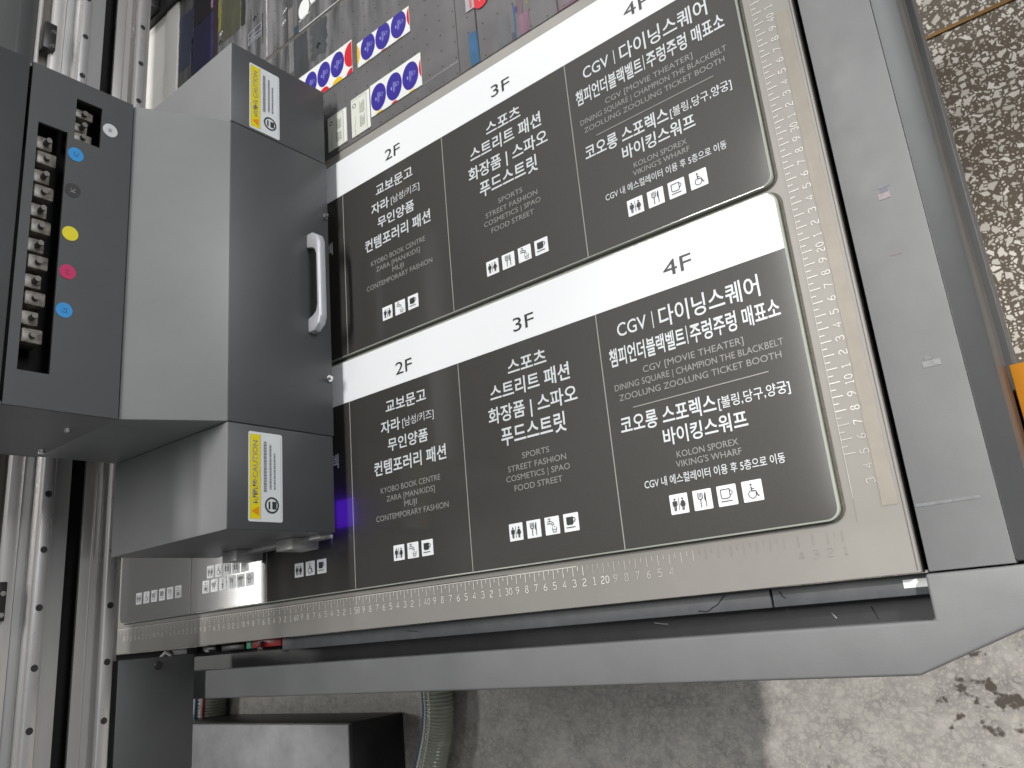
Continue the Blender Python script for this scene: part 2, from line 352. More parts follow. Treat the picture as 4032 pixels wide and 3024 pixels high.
# ruler scales ------------------------------------------------------
DIG = {
 '0': [[(.3, 0), (.12, .12), (.05, .35), (.05, .65), (.12, .88), (.3, 1), (.48, .88), (.55, .65), (.55, .35), (.48, .12), (.3, 0)]],
 '1': [[(.14, .86), (.3, 1), (.3, 0)], [(.12, 0), (.48, 0)]],
 '2': [[(.06, .78), (.12, .92), (.3, 1), (.48, .92), (.55, .75), (.45, .56), (.14, .36), (.05, .2), (.05, 0), (.56, 0)]],
 '3': [[(.06, .86), (.2, 1), (.4, 1), (.54, .86), (.54, .66), (.4, .54), (.24, .54)], [(.4, .54), (.55, .4), (.55, .16), (.4, 0), (.2, 0), (.05, .14)]],
 '4': [[(.42, 0), (.42, 1), (.04, .28), (.58, .28)]],
 '5': [[(.52, 1), (.1, 1), (.08, .58), (.35, .6), (.52, .46), (.55, .26), (.45, .06), (.28, 0), (.12, .02), (.04, .12)]],
 '6': [[(.48, 1), (.2, .72), (.07, .42), (.08, .16), (.22, 0), (.4, 0), (.54, .14), (.55, .36), (.42, .5), (.22, .5), (.08, .34)]],
 '7': [[(.04, 1), (.56, 1), (.22, 0)]],
 '8': [[(.3, .54), (.12, .66), (.1, .86), (.22, 1), (.4, 1), (.52, .86), (.48, .66), (.3, .54), (.1, .4), (.05, .18), (.2, 0), (.42, 0), (.55, .18), (.5, .4), (.3, .54)]],
 '9': [[(.14, 0), (.42, .3), (.54, .6), (.52, .86), (.4, 1), (.2, 1), (.06, .86), (.06, .64), (.2, .5), (.4, .5), (.53, .64)]],
}
def number(mb, txt, M, uc, v0, wdig, h, w, adv):
    n = len(txt); u = uc - adv * (n - 1) / 2 - wdig / 2
    for ch in txt:
        for pl in DIG[ch]:
            mb.stroke(M, [(u + p[0] / 0.6 * wdig, v0 + p[1] * h) for p in pl], w)
        u += adv
ZR = 0.0004
MH = lambda u, v: (u, v, ZR)
# horizontal scale, zero at the right
groups = {'w': (MB(), M_MARK), 'f': (MB(), M_MARK_F), 'd': (MB(), M_MARK_D)}
for k in range(10, 200):
    v = k / 2.0
    g = 'w' if v >= 22 else ('f' if v >= 12 else 'd')
    mb = groups[g][0]; x = -v / 100.0; ln = 0.0068 if k % 2 == 0 else 0.0027
    mb.rect(MH, x - 0.0003, x + 0.0003, -ln, 0.0009)
for k in (2, 3, 4, 6, 8): groups['d'][0].rect(MH, -k / 200.0 - 0.0002, -k / 200.0 + 0.0002, -0.0068 if k % 2 == 0 else -0.0027, 0.0009)
for n in list(range(1, 5)) + list(range(14, 99)):
    g = 'w' if n >= 20 else ('f' if n >= 12 else 'd')
    t = str(n) if n % 10 == 0 else str(n % 10)
    two = len(t) == 2
    number(groups[g][0], t, MH, -n / 100.0 + (0.0004), -0.0152, 0.0034 if two else 0.0040, 0.0057, 0.00058, 0.0044)
for g, (b, mt) in groups.items():
    part("ruler_scale", b, mt, bed, {"w": "white engraved ruler ticks and numbers along the front edge", "f": "worn faint part of the front ruler", "d": "almost erased start of the front ruler"}[g])
mb = MB(); mb.rect(MH, -1.0, -0.226, 0.0007, 0.0013); part("ruler_baseline", mb, M_MARK, bed)
mb = MB(); mb.rect(MH, -1.0, -0.2984, 0.0014, 0.0020); part("ruler_baseline", mb, M_LINE_D, bed)
# vertical scale on the right, read from the right side
mbv = MB(); mbf = MB()
for k in range(10, 100):
    y = k / 200.0; ln = 0.0094 if k % 2 == 0 else 0.0055
    (mbv if k > 15 else mbf).rect(MH, 0.0020, ln, y - 0.0003, y + 0.0003)
MV = lambda u, v: (-v, u, ZR)
for n in range(3, 50):
    t = str(n) if n % 10 == 0 else str(n % 10)
    number(mbv if n > 6 else mbf, t, MV, n / 100.0, -0.0180, 0.0031 if len(t) == 2 else 0.0036, 0.0055, 0.00048, 0.0041)
part("ruler_scale", mbv, M_MARK, bed, "white engraved ruler along the right edge"); part("ruler_scale", mbf, M_MARK_F, bed, "faint start of the right ruler")
mb = MB(); mb.rect(MH, 0.00165, 0.00200, 0.02, 0.5); part("ruler_baseline", mb, M_MARK_F, bed)
mb = MB(); mb.rect(MH, 0.00135, 0.00163, 0.005, 0.5); part("ruler_baseline", mb, M_MARK_D, bed)
mb = MB(); mb.rect(MH, 0.0312, 0.0315, -0.03, 0.6); part("edge_line", mb, M_LINE_D, bed)
# worn strip and clear tape on the margin
rnd = random.Random(3)
def ragged(x0, x1, y0, y1, n=40, j=0.0005, z=0.0003):
    pts = [(x0 + rnd.uniform(-j, j), y0 + (y1 - y0) * i / n) for i in range(n + 1)] + [(x1 + rnd.uniform(-j, j), y0 + (y1 - y0) * i / n) for i in reversed(range(n + 1))]
    return [(p[0], p[1], z) for p in pts]
mb = MB(); mb.poly(list(reversed(ragged(0.0190, 0.0287, 0.0125, 0.40)))); part("worn_strip", mb, M_BED_STRIP, bed, "tan glue residue strip")

# vacuum zone behind the signs ---------------------------------------
def vac():
    m, N, L, B = newmat("vacuum_zone_stained")
    tc = N.new("ShaderNodeTexCoord")
    def nz(scale, st, det=6):
        mp = N.new("ShaderNodeMapping"); mp.inputs["Scale"].default_value = st; L.new(tc.outputs["Object"], mp.inputs["Vector"])
        n = N.new("ShaderNodeTexNoise"); n.inputs["Scale"].default_value = scale; n.inputs["Detail"].default_value = det; n.inputs["Roughness"].default_value = 0.65
        L.new(mp.outputs[0], n.inputs["Vector"]); return n.outputs["Fac"]
    def ramp(f, a, b, ca, cb):
        r = N.new("ShaderNodeValToRGB"); r.color_ramp.elements[0].position = a; r.color_ramp.elements[1].position = b
        r.color_ramp.elements[0].color = (*ca, 1); r.color_ramp.elements[1].color = (*cb, 1); L.new(f, r.inputs[0]); return r.outputs[0]
    basec = ramp(nz(14, (1, 1, 1)), 0.3, 0.75, (0.105, 0.102, 0.104), (0.165, 0.160, 0.162))
    sx = N.new("ShaderNodeSeparateXYZ"); L.new(tc.outputs["Object"], sx.inputs[0])
    # streaky ink overspray further back
    st = ramp(nz(46, (1, 0.10, 1), 3), 0.40, 0.66, (0.035, 0.036, 0.040), (0.21, 0.205, 0.21))
    yf = N.new("ShaderNodeMapRange"); yf.inputs["From Min"].default_value = 0.60; yf.inputs["From Max"].default_value = 0.72; yf.inputs["To Max"].default_value = 0.85
    xa = N.new("ShaderNodeMath"); xa.operation = 'MULTIPLY_ADD'; xa.inputs[1].default_value = -0.35; L.new(sx.outputs["X"], xa.inputs[0]); 
    ya = N.new("ShaderNodeMath"); ya.operation = 'ADD'; ya.inputs[1].default_value = -0.17; L.new(sx.outputs["Y"], ya.inputs[0]); L.new(ya.outputs[0], xa.inputs[2])
    L.new(xa.outputs[0], yf.inputs["Value"])
    mx = N.new("ShaderNodeMix"); mx.data_type = 'RGBA'; L.new(yf.outputs[0], mx.inputs[0]); L.new(basec, mx.inputs[6]); L.new(st, mx.inputs[7])
    # faint magenta and cyan tint on the right
    tn = ramp(nz(30, (1, 0.35, 1)), 0.45, 0.7, (1, 1, 1), (1.06, 0.92, 1.0))
    xf = N.new("ShaderNodeMapRange"); xf.inputs["From Min"].default_value = -0.31; xf.inputs["From Max"].default_value = -0.19; L.new(sx.outputs["X"], xf.inputs["Value"])
    m2 = N.new("ShaderNodeMix"); m2.data_type = 'RGBA'; m2.blend_type = 'MULTIPLY'; L.new(xf.outputs[0], m2.inputs[0]); L.new(mx.outputs[2], m2.inputs[6]); L.new(tn, m2.inputs[7])
    L.new(m2.outputs[2], B.inputs["Base Color"]); B.inputs["Roughness"].default_value = 0.42
    return m
M_VAC = vac()
ZV = 0.0008
zones = [(-0.8830, -0.6005, 0.5236, 0.7350), (-0.5985, -0.3055, 0.5236, 0.7350), (-0.3040, -0.0250, 0.5236, 0.7350), (-0.8830, -0.6005, 0.7405, 0.985), (-0.5985, -0.3055, 0.7405, 0.985)]
M_GROOVE = mat("vacuum_groove", (0.10, 0.092, 0.08), 0.6, noise=(60, 0.2))
mb = MB(); mb.rect(lambda u, v: (u, v, 0.0003), -0.884, -0.024, 0.5230, 0.986); part("zone_groove", mb, M_GROOVE, bed)
for (x0, x1, y0, y1) in zones:
    part("vacuum_zone", MB().box(x0, x1, y0, y1, 0.0004, ZV).mesh("vz", 0.0003, 1), M_VAC, bed)
mb = MB()
for i in range(0, 40):
    for j in range(0, 22):
        x = -0.0285 - 0.02 * i; y = 0.5270 + 0.02 * j
        if any(a + 0.004 < x < b - 0.003 and c + 0.002 < y < d - 0.004 for a, b, c, d in zones):
            mb.disc(lambda u, v: (u, v, ZV + 0.0002), x, y, 0.00085, 8)
part("suction_holes", mb, M_VOID, bed, "tiny black suction holes in rows", kind="stuff")

# dried ink on the vacuum zones: colour patches with ragged edges
rnd = random.Random(11)
def stain(x0, x1, y0, y1, col, z=0.0004, j=0.0006, n=14, am=0.25, label=None, scale=60):
    pts = [(x0 + rnd.uniform(-j, j), y0 + (y1 - y0) * i / n) for i in range(n + 1)]
    pts += [(x0 + (x1 - x0) * i / 6, y1 + rnd.uniform(-j, j)) for i in range(1, 6)]
    pts += [(x1 + rnd.uniform(-j, j), y0 + (y1 - y0) * i / n) for i in reversed(range(n + 1))]
    pts += [(x0 + (x1 - x0) * i / 6, y0 + rnd.uniform(-j, j)) for i in reversed(range(1, 6))]
    b = MB(); b.poly([(p[0], p[1], ZV + z) for p in reversed(pts)])
    mt = mat("dried_ink", col, 0.42, noise=(scale, am), stretch=(1, 0.3, 1))
    return part("ink_stain", b, mt, bed, label)
stain(-0.2890, -0.2772, 0.5240, 0.5643, (0.028, 0.12, 0.25), j=0.0002, label="blue ink patch beside a slit")
stain(-0.2779, -0.2764, 0.5510, 0.6100, (0.02, 0.018, 0.018), z=0.0006, j=0.0001, label="dark slit between two sheets")
stain(-0.2772, -0.2764, 0.5236, 0.5640, (0.02, 0.085, 0.19), z=0.0007, j=0.0003)
stain(-0.2286, -0.2270, 0.5238, 0.5655, (0.022, 0.10, 0.26), j=0.0001, label="thin blue ink line")
stain(-0.2263, -0.2234, 0.5535, 0.5610, (0.045, 0.03, 0.16), j=0.0002, label="small purple ink square")
stain(-0.2225, -0.2098, 0.5240, 0.5482, (0.22, 0.11, 0.16), j=0.0005, label="pink ink patch")
stain(-0.2230, -0.2160, 0.5482, 0.5780, (0.135, 0.085, 0.10), j=0.0004)
stain(-0.2110, -0.2095, 0.556, 0.58, (0.35, 0.26, 0.04), j=0.0002, label="short yellow ink mark")
stain(-0.2330, -0.2296, 0.5242, 0.5330, (0.075, 0.07, 0.08), j=0.0003)
stain(-0.2500, -0.2340, 0.5250, 0.5600, (0.115, 0.118, 0.130), z=0.0003, j=0.002, am=0.12)
stain(-0.2650, -0.2610, 0.5255, 0.5400, (0.15, 0.125, 0.13), z=0.0003, j=0.001, am=0.1)
stain(-0.1765, -0.1748, 0.5240, 0.5600, (0.035, 0.028, 0.026), j=0.0002)
stain(-0.1765, -0.1000, 0.5238, 0.5246, (0.28, 0.04, 0.12), j=0.0001, label="thin magenta ink line")
stain(-0.1700, -0.1500, 0.5265, 0.56, (0.17, 0.12, 0.15), z=0.0003, j=0.001)
stain(-0.1620, -0.1600, 0.5300, 0.57, (0.32, 0.03, 0.15), j=0.0003)
stain(-0.8825, -0.8430, 0.8450, 0.9500, (0.045, 0.052, 0.105), j=0.002, label="dried blue ink band")
stain(-0.8430, -0.7840, 0.8190, 0.9050, (0.022, 0.020, 0.085), j=0.003, label="dried violet ink band")
stain(-0.8425, -0.7780, 0.9050, 0.9820, (0.018, 0.010, 0.014), j=0.002)
stain(-0.7850, -0.7720, 0.8050, 0.9400, (0.020, 0.009, 0.015), z=0.0005, j=0.001)
stain(-0.7700, -0.7620, 0.8550, 0.9600, (0.15, 0.145, 0.03), z=0.0005, j=0.0008, label="olive yellow ink streak")
stain(-0.7610, -0.7130, 0.8300, 0.9600, (0.055, 0.056, 0.034), z=0.0003, j=0.001)
stain(-0.7120, -0.7108, 0.8350, 0.9100, (0.16, 0.155, 0.05), z=0.0005, j=0.0003)
stain(-0.7100, -0.7000, 0.8300, 0.9000, (0.018, 0.018, 0.018), z=0.0004, j=0.0008)
stain(-0.7920, -0.7860, 0.9130, 0.9800, (0.24, 0.16, 0.24), z=0.0006, j=0.001, label="lilac ink streak")
stain(-0.6482, -0.6455, 0.7420, 0.9000, (0.48, 0.48, 0.48), z=0.0006, j=0.0007, label="long white ink streak")
stain(-0.6478, -0.6462, 0.7100, 0.7340, (0.42, 0.42, 0.42), z=0.0006, j=0.0005)
stain(-0.8480, -0.8462, 0.8200, 0.8640, (0.22, 0.22, 0.23), z=0.0008, j=0.0006)
stain(-0.8420, -0.8400, 0.8850, 0.9480, (0.14, 0.16, 0.22), z=0.0008, j=0.0006)
stain(-0.6577, -0.6567, 0.7690, 0.8220, (0.012, 0.012, 0.012), z=0.0006, j=0.0001, label="thin black line")
stain(-0.5985, -0.5870, 0.7420, 0.7900, (0.17, 0.16, 0.155), z=0.0004, j=0.0008)
stain(-0.5860, -0.5780, 0.7420, 0.7530, (0.02, 0.06, 0.085), z=0.0006, j=0.0006, label="small teal ink patch")
stain(-0.5750, -0.3500, 0.7392, 0.7406, (0.62, 0.62, 0.61), z=0.0006, j=0.0002, n=30, am=0.05, label="white tape line along the groove")
stain(-0.5980, -0.5870, 0.6860, 0.7340, (0.17, 0.165, 0.165), z=0.0004, j=0.0010)
stain(-0.5870, -0.5600, 0.6700, 0.7340, (0.045, 0.048, 0.054), z=0.0003, j=0.0012)
stain(-0.5560, -0.5545, 0.6850, 0.7340, (0.19, 0.19, 0.185), z=0.0005, j=0.0006)
stain(-0.5500, -0.5200, 0.6800, 0.7340, (0.060, 0.064, 0.068), z=0.0003, j=0.003)
# little framed outline printed in white, scribbles of dried ink
b = MB(); Mz = lambda u, v: (u, v, ZV + 0.0008)
b.stroke(Mz, [(-0.6905, 0.7850), (-0.6905, 0.8050), (-0.6595, 0.8075), (-0.6595, 0.7868)], 0.0011, True)
b.stroke(Mz, [(-0.6905, 0.7960), (-0.6595, 0.7975)], 0.0012); b.stroke(Mz, [(-0.6770, 0.7850), (-0.6770, 0.8070)], 0.0012)
for i in range(7):
    u = -0.689 + i * 0.004; b.stroke(Mz, [(u, 0.788), (u + 0.002, 0.793), (u + 0.0035, 0.789)], 0.0009)
M_SCRIB = mat("white_dried_ink", (0.36, 0.38, 0.42), 0.45)
part("ink_stain", b, M_SCRIB, bed, "small grid outline in white ink")
for (x, y) in ((-0.7660, 0.8460), (-0.6090, 0.7900), (-0.6120, 0.7720)):
    b = MB(); b.stroke(Mz, [(x, y), (x + 0.003, y + 0.004), (x + 0.004, y + 0.001), (x + 0.007, y + 0.006), (x + 0.008, y + 0.003)], 0.0010)
    part("ink_stain", b, M_CARD, bed, "white ink squiggle")
for (x, y) in ((-0.7680, 0.8330), (-0.6800, 0.8230), (-0.5400, 0.6950)):
    b = MB(); b.stroke(Mz, [(x, y), (x + 0.004, y + 0.003), (x + 0.008, y + 0.001)], 0.0016); b.stroke(Mz, [(x + 0.002, y - 0.003), (x + 0.004, y + 0.006)], 0.0014)
    part("ink_stain", b, M_VOID, bed, "black ink smudge")
for (x, y, r) in ((-0.5640, 0.7700, 0.0135), (-0.5430, 0.7790, 0.0105), (-0.5240, 0.7960, 0.0110)):
    b = MB(); b.disc(Mz, x, y, r * 0.85, 28, r * 1.15); b.stroke(Mz, [(x - r * 0.8, y - r * 1.1), (x + r * 0.9, y - r * 0.9)], 0.0012)
    part("ink_stain", b, M_CARD, bed, "white ink ellipse")
# bright dust swept along the film edge
b = MB(); b.poly([(-0.3600, 0.5402, ZV + 0.0003), (-0.3056, 0.5402, ZV + 0.0003), (-0.3056, 0.5425, ZV + 0.0003), (-0.3600, 0.5412, ZV + 0.0003)])
part("ink_stain", b, mat("white_overspray", (0.23, 0.225, 0.22), 0.5, noise=(300, 0.4)), bed, "white overspray edge")
# pale service cover at the far left of the bed
sv = part("service_cover", MB().box(-0.9210, -0.8850, 0.60, 0.985, 0.0, 0.004).mesh("sc", 0.001), M_PALE, base, "pale cover strip beside the bed")
part("service_cover", MB().box(-1.15, -0.9215, 0.60, 0.985, 0.0, 0.0025).mesh("sc2", 0.001), M_PALE, base)
part("rear_channel", MB().box(BL, 0.03, 0.987, 1.25, -0.03, 0.012), M_BLACK, base)
part("rear_stop", MB().box(-1.0, -0.93, 0.99, 1.02, 0.012, 0.03).mesh("rs", 0.002), M_CAP, base)
# marks on the painted frame
ZF = 0.0003
def mark(pts, col, label=None):
    b = MB(); b.poly([(p[0], p[1], ZF) for p in pts]); return part("print_mark", b, mat("frame_mark", col, 0.5, noise=(300, 0.2)), base, label)
def rectp(x0, x1, y0, y1): return [(x0, y0), (x1, y0), (x1, y1), (x0, y1)]
mark(rectp(0.0620, 0.0665, 0.2235, 0.2265), (0.13, 0.12, 0.17), "small violet printed rectangle on the frame")
mark(rectp(0.0600, 0.0680, 0.2185, 0.2233), (0.255, 0.215, 0.235), "faint pink printed patch on the frame")
mark(rectp(0.0600, 0.0690, 0.2272, 0.2278), (0.17, 0.19, 0.215))
mark(rectp(0.0590, 0.0665, 0.1768, 0.1774), (0.21, 0.175, 0.20), "thin mauve printed line on the frame")
mark(rectp(0.0635, 0.0685, 0.1000, 0.1026), (0.14, 0.145, 0.14), "small dark printed rectangle on the frame")
mark(rectp(0.0620, 0.0730, 0.0955, 0.0998), (0.19, 0.195, 0.195), "faint grey printed patch on the frame")
mark(rectp(0.0385, 0.0760, 0.0085, 0.0105), (0.155, 0.16, 0.165), "dark smear across the frame corner")

# lint on the ledge and in the channel
M_LINT = mat("pale_lint", (0.55, 0.53, 0.50), 0.8); M_LINTD = mat("dark_lint", (0.01, 0.01, 0.01), 0.8)
def lint(pts, dark, label):
    single("lint_fibre", MB().tubeline(pts, 0.00028, 5), M_LINTD if dark else M_LINT, label, "lint", "lint fibres in the front channel")
lint([(-0.176, -0.0488, -0.0275), (-0.170, -0.0500, -0.0274), (-0.164, -0.0508, -0.0275)], False, "long pale fibre lying in the black channel, furthest left")
lint([(-0.036, -0.0520, -0.0275), (-0.033, -0.0560, -0.0275)], False, "short pale fibre in the black channel near the corner")
lint([(-0.009, -0.0500, -0.0275), (-0.006, -0.0580, -0.0275)], True, "dark fibre in the black channel nearest the corner")
lint([(-0.105 - 0.023 * t / 16, -0.0335 - 0.0100 * math.sin(math.pi * 0.62 * t / 16) + 0.0004 * math.sin(t), -0.0105) for t in range(17)], True, "long curved dark hair on the grey ledge")
lint([(-0.064, -0.0345, -0.0105), (-0.062, -0.038, -0.0105), (-0.060, -0.0395, -0.0105)], True, "small dark curl just right of the ledge gap")
lint([(-0.440, -0.0370, -0.0105), (-0.425, -0.0385, -0.0105)], True, "straight dark fibre at the left of the ledge")
b = None

# ------------------------------------------------------------------ text
_fonts = {}
def font(n):
    if n not in _fonts:
        f = None
        if n:
            try: f = bpy.data.fonts.load(os.path.join(bpy.utils.system_resource('DATAFILES', path='fonts'), n))
            except Exception: f = None
        _fonts[n] = f
    return _fonts[n]
def text_raw(body, fnt=None, off=0.0):
    c = bpy.data.curves.new("t", 'FONT'); c.body = body; c.size = 1; c.resolution_u = 3; c.offset = off
    f = font(fnt)
    if f: c.font = f
    o = bpy.data.objects.new("t", c); COL.objects.link(o)
    me = bpy.data.meshes.new_from_object(o.evaluated_get(bpy.context.evaluated_depsgraph_get()))
    bpy.data.objects.remove(o); bpy.data.curves.remove(c)
    return me
_hb = {}
def vbounds(body, fnt):
    k = (body, fnt)
    if k not in _hb:
        me = text_raw(body, fnt); ys = [v.co.y for v in me.vertices]; _hb[k] = (min(ys), max(ys)); bpy.data.meshes.remove(me)
    return _hb[k]
def text_mesh(name, body, x0, x1, y0, y1, M, fnt=None, off=0.0):
    """text fitted so that it spans x0..x1 and its letters (not brackets or bars) span y0..y1; M maps (u, v) to 3D"""
    me = text_raw(body, fnt, off)
    core = "".join(c for c in body if c not in "[]|,/'JQ") or body
    b0, b1 = vbounds(core, fnt)
    xs = [v.co.x for v in me.vertices]; a0 = min(xs); a1 = max(xs)
    kx = (x1 - x0) / (a1 - a0); ky = (y1 - y0) / (b1 - b0)
    for v in me.vertices:
        v.co = M(x0 + (v.co.x - a0) * kx, y0 + (v.co.y - b0) * ky)
    me.name = name; me.materials.clear(); me.update()
    return me

# ------------------------------------------------------------------ sign panels
PT = 0.0055                                     # top of the acrylic
def rrect(x0, x1, y0, y1, r, n=8, corners=(1, 1, 1, 1)):   # corners: BL, BR, TR, TL
    out = []
    for k, (cx, cy, a) in enumerate(((x0 + r, y0 + r, 180), (x1 - r, y0 + r, 270), (x1 - r, y1 - r, 0), (x0 + r, y1 - r, 90))):
        if corners[k]:
            for i in range(n + 1):
                t = math.radians(a + 90 * i / n); out.append((cx + r * math.cos(t), cy + r * math.sin(t)))
        else:
            out.append(((x0, x1, x1, x0)[k], (y0, y0, y1, y1)[k]))
    return out
PX0, PX1, PY0, PY1 = -0.985, -0.0068, 0.0072, 0.2545
BAND = 0.2064
panelB = thing("sign_panel", "black acrylic floor directory sign, the nearer one against the front ruler", "sign panel", (-0.45, 0.13, 0.0), "acrylic floor directory signs on the bed")
part("masking_film", MB().prism_z(rrect(PX0 - 0.0026, PX1 + 0.0026, PY0 - 0.0012, PY1 + 0.0016, 0.0105), 0.0003, 0.0009), M_FILM, panelB)
board = part("board", MB().prism_z(rrect(PX0, PX1, PY0, PY1, 0.009), 0.0010, PT - 0.0002).mesh("board", 0.0004, 2), M_RIM, panelB, "clear acrylic board with glassy edge")
i_ = 0.0013
pr_black = rrect(PX0 + i_, PX1 - i_, PY0 + i_, BAND, 0.008, corners=(1, 1, 0, 0))
part("black_print", MB().prism_z(pr_black, PT - 0.0003, PT), M_INK, panelB, "matt black printed area")
pr_white = rrect(PX0 + i_, PX1 - i_, BAND + 0.0001, PY1 - i_, 0.008, corners=(0, 0, 1, 1))
part("header_band", MB().prism_z(pr_white, PT - 0.0003, PT + 0.0001), M_WHITE, panelB, "white band with the floor numbers")
M_SEP = mat("separator_ink", (0.33, 0.32, 0.29), 0.45)
for sxx in (-0.1745, -0.3345, -0.4945, -0.6460, -0.8053):
    part("separator_line", MB().box(sxx - 0.00042, sxx + 0.00042, PY0 + i_, BAND - 0.0002, PT - 0.0001, PT + 0.0003), M_SEP, panelB)
ZT = PT + 0.0004
MT = lambda u, v: Vector((u, v, ZT))
INTER = None        # the built-in font
def tl(body, x0, x1, y0, y1, m_, fnt=None, off=0.0):
    me = text_mesh("text_line", body, x0, x1, y0, y1, MT, fnt, off); me.materials.append(m_)
    return part("text_line", me, m_, panelB)
KO = 0.016; EN = -0.004
def ko(b, x0, x1, y0, y1, off=KO): tl(b, x0, x1, y0, y1, M_TXT, None, off)
def en(b, x0, x1, y0, y1): tl(b, x0, x1, y0, y1, M_TXT_G, INTER, 0.0)
# header numbers
for t, x0, x1 in (("2F", -0.4205, -0.3965), ("3F", -0.2632, -0.2392), ("4F", -0.1062, -0.0808)):
    tl(t, x0, x1, 0.2170, 0.2302, M_TXT_D, INTER, 0.0)
# 2F
ko("교보문고", -0.4380, -0.3795, 0.1803, 0.1928)
ko("자라", -0.4466, -0.4180, 0.1592, 0.1722)
ko("[남성/키즈]", -0.4146, -0.3706, 0.1605, 0.1700, 0.0)
ko("무인양품", -0.4372, -0.3800, 0.1395, 0.1525)
ko("컨템포러리 패션", -0.4590, -0.3575, 0.1172, 0.1318)
en("KYOBO BOOK CENTRE", -0.4508, -0.3672, 0.0983, 0.1040)
en("ZARA [MAN/KIDS]", -0.4428, -0.3754, 0.0890, 0.0945)
en("MUJI", -0.4178, -0.4004, 0.0804, 0.0860)
en("CONTEMPORARY FASHION", -0.4592, -0.3588, 0.0707, 0.0764)
# 3F
ko("스포츠", -0.2740, -0.2300, 0.1797, 0.1922)
ko("스트리트 패션", -0.2972, -0.2072, 0.1580, 0.1735)
ko("화장품 | 스파오", -0.3015, -0.2020, 0.1368, 0.1520)
ko("푸드스트릿", -0.2885, -0.2165, 0.1142, 0.1312)
en("SPORTS", -0.2668, -0.2370, 0.0992, 0.1044)
en("STREET FASHION", -0.2840, -0.2202, 0.0897, 0.0950)
en("COSMETICS | SPAO", -0.2870, -0.2175, 0.0810, 0.0862)
en("FOOD STREET", -0.2785, -0.2265, 0.0717, 0.0770)
# 4F
tl("CGV", -0.1555, -0.1275, 0.1803, 0.1918, M_TXT, INTER, 0.008)
ko("|", -0.1222, -0.1214, 0.1785, 0.1925)
ko("다이닝스퀘어", -0.1160, -0.0315, 0.1765, 0.1938, 0.012)
ko("챔피언더블랙벨트", -0.1662, -0.0965, 0.1560, 0.1715)
ko("|", -0.0948, -0.0941, 0.1570, 0.1715)
ko("주렁주렁 매표소", -0.0918, -0.0197, 0.1560, 0.1715)
en("CGV [MOVIE THEATER]", -0.1368, -0.0508, 0.1443, 0.1498)
en("DINING SQUARE | CHAMPION THE BLACKBELT", -0.1648, -0.0218, 0.1352, 0.1405)
en("ZOOLUNG ZOOLUNG TICKET BOOTH", -0.1618, -0.0250, 0.1262, 0.1314)
part("text_line", MB().box(-0.1503, -0.0366, 0.1182, 0.1189, PT, ZT), M_SEP, panelB, "thin horizontal rule")
ko("코오롱 스포렉스", -0.1640, -0.0803, 0.0985, 0.1130)
ko("[볼링,당구,양궁]", -0.0784, -0.0234, 0.1000, 0.1092, 0.006)
ko("바이킹스워프", -0.1275, -0.0582, 0.0818, 0.0952)
en("KOLON SPOREX", -0.1184, -0.0682, 0.0709, 0.0758)
en("VIKING'S WHARF", -0.1202, -0.0668, 0.0634, 0.0684)
ko("CGV 내 에스컬레이터 이용 후 5층으로 이동", -0.1496, -0.0363, 0.0516, 0.0590, 0.006)
# end of a 1F line that shows beside the print carriage
ko("텍", -0.5285, -0.5148, 0.1375, 0.1525)

# pictograms (symbols drawn in a unit square)
def I_toilet(b, M):
    for cx, fem in ((0.28, 0), (0.72, 1)):
        b.disc(M, cx, 0.74, 0.055, 14)
        if fem:
            b.flat(M, [(cx - .05, .66), (cx + .05, .66), (cx + .13, .36), (cx - .13, .36)]); b.stroke(M, [(cx - .06, .64), (cx - .15, .42)], .035); b.stroke(M, [(cx + .06, .64), (cx + .15, .42)], .035)
        else:
            b.flat(M, [(cx - .09, .66), (cx + .09, .66), (cx + .08, .38), (cx - .08, .38)]); b.stroke(M, [(cx - .11, .65), (cx - .115, .42)], .04); b.stroke(M, [(cx + .11, .65), (cx + .115, .42)], .04)
        b.rect(M, cx - .065, cx - .012, .16, .38); b.rect(M, cx + .012, cx + .065, .16, .38)
    b.rect(M, .485, .515, .16, .82)
def I_fork(b, M):
    b.stroke(M, [(.40, .12), (.40, .55)], .045)
    for u in (.28, .36, .44, .52): b.stroke(M, [(u, .62), (u, .86)], .035)
    b.ring(M, .40, .64, .12, .05, 180, 360, 12)
    b.stroke(M, [(.68, .12), (.68, .86)], .04); b.flat(M, [(.68, .86), (.62, .74), (.60, .55), (.64, .42), (.68, .42)])
def I_tap(b, M):
    b.stroke(M, [(.18, .62), (.40, .62), (.50, .58), (.54, .48)], .05); b.stroke(M, [(.18, .74), (.42, .74), (.58, .66), (.64, .50)], .04)
    b.rect(M, .32, .36, .74, .88); b.rect(M, .24, .44, .87, .91)
    b.stroke(M, [(.50, .40), (.55, .12), (.75, .12), (.80, .40)], .035); b.stroke(M, [(.55, .28), (.62, .24), (.68, .28), (.77, .26)], .025); b.disc(M, .65, .42, .03, 10)
def I_cup(b, M):
    b.flat(M, [(.20, .80), (.66, .80), (.66, .44), (.60, .36), (.26, .36), (.20, .44)]); b.ring(M, .68, .62, .11, .045, -110, 110, 16); b.rect(M, .16, .76, .20, .25)
def I_cup_outline(b, M):
    b.stroke(M, [(.20, .80), (.66, .80), (.66, .44), (.60, .36), (.26, .36), (.20, .44)], .045, True); b.ring(M, .68, .62, .11, .04, -110, 110, 16); b.rect(M, .16, .76, .20, .25)
def I_wheel(b, M):
    b.disc(M, .46, .80, .055, 14); b.stroke(M, [(.46, .72), (.47, .50), (.66, .48), (.76, .24), (.82, .24)], .06); b.stroke(M, [(.47, .62), (.62, .60)], .045); b.ring(M, .48, .34, .19, .045, 110, 380, 22)
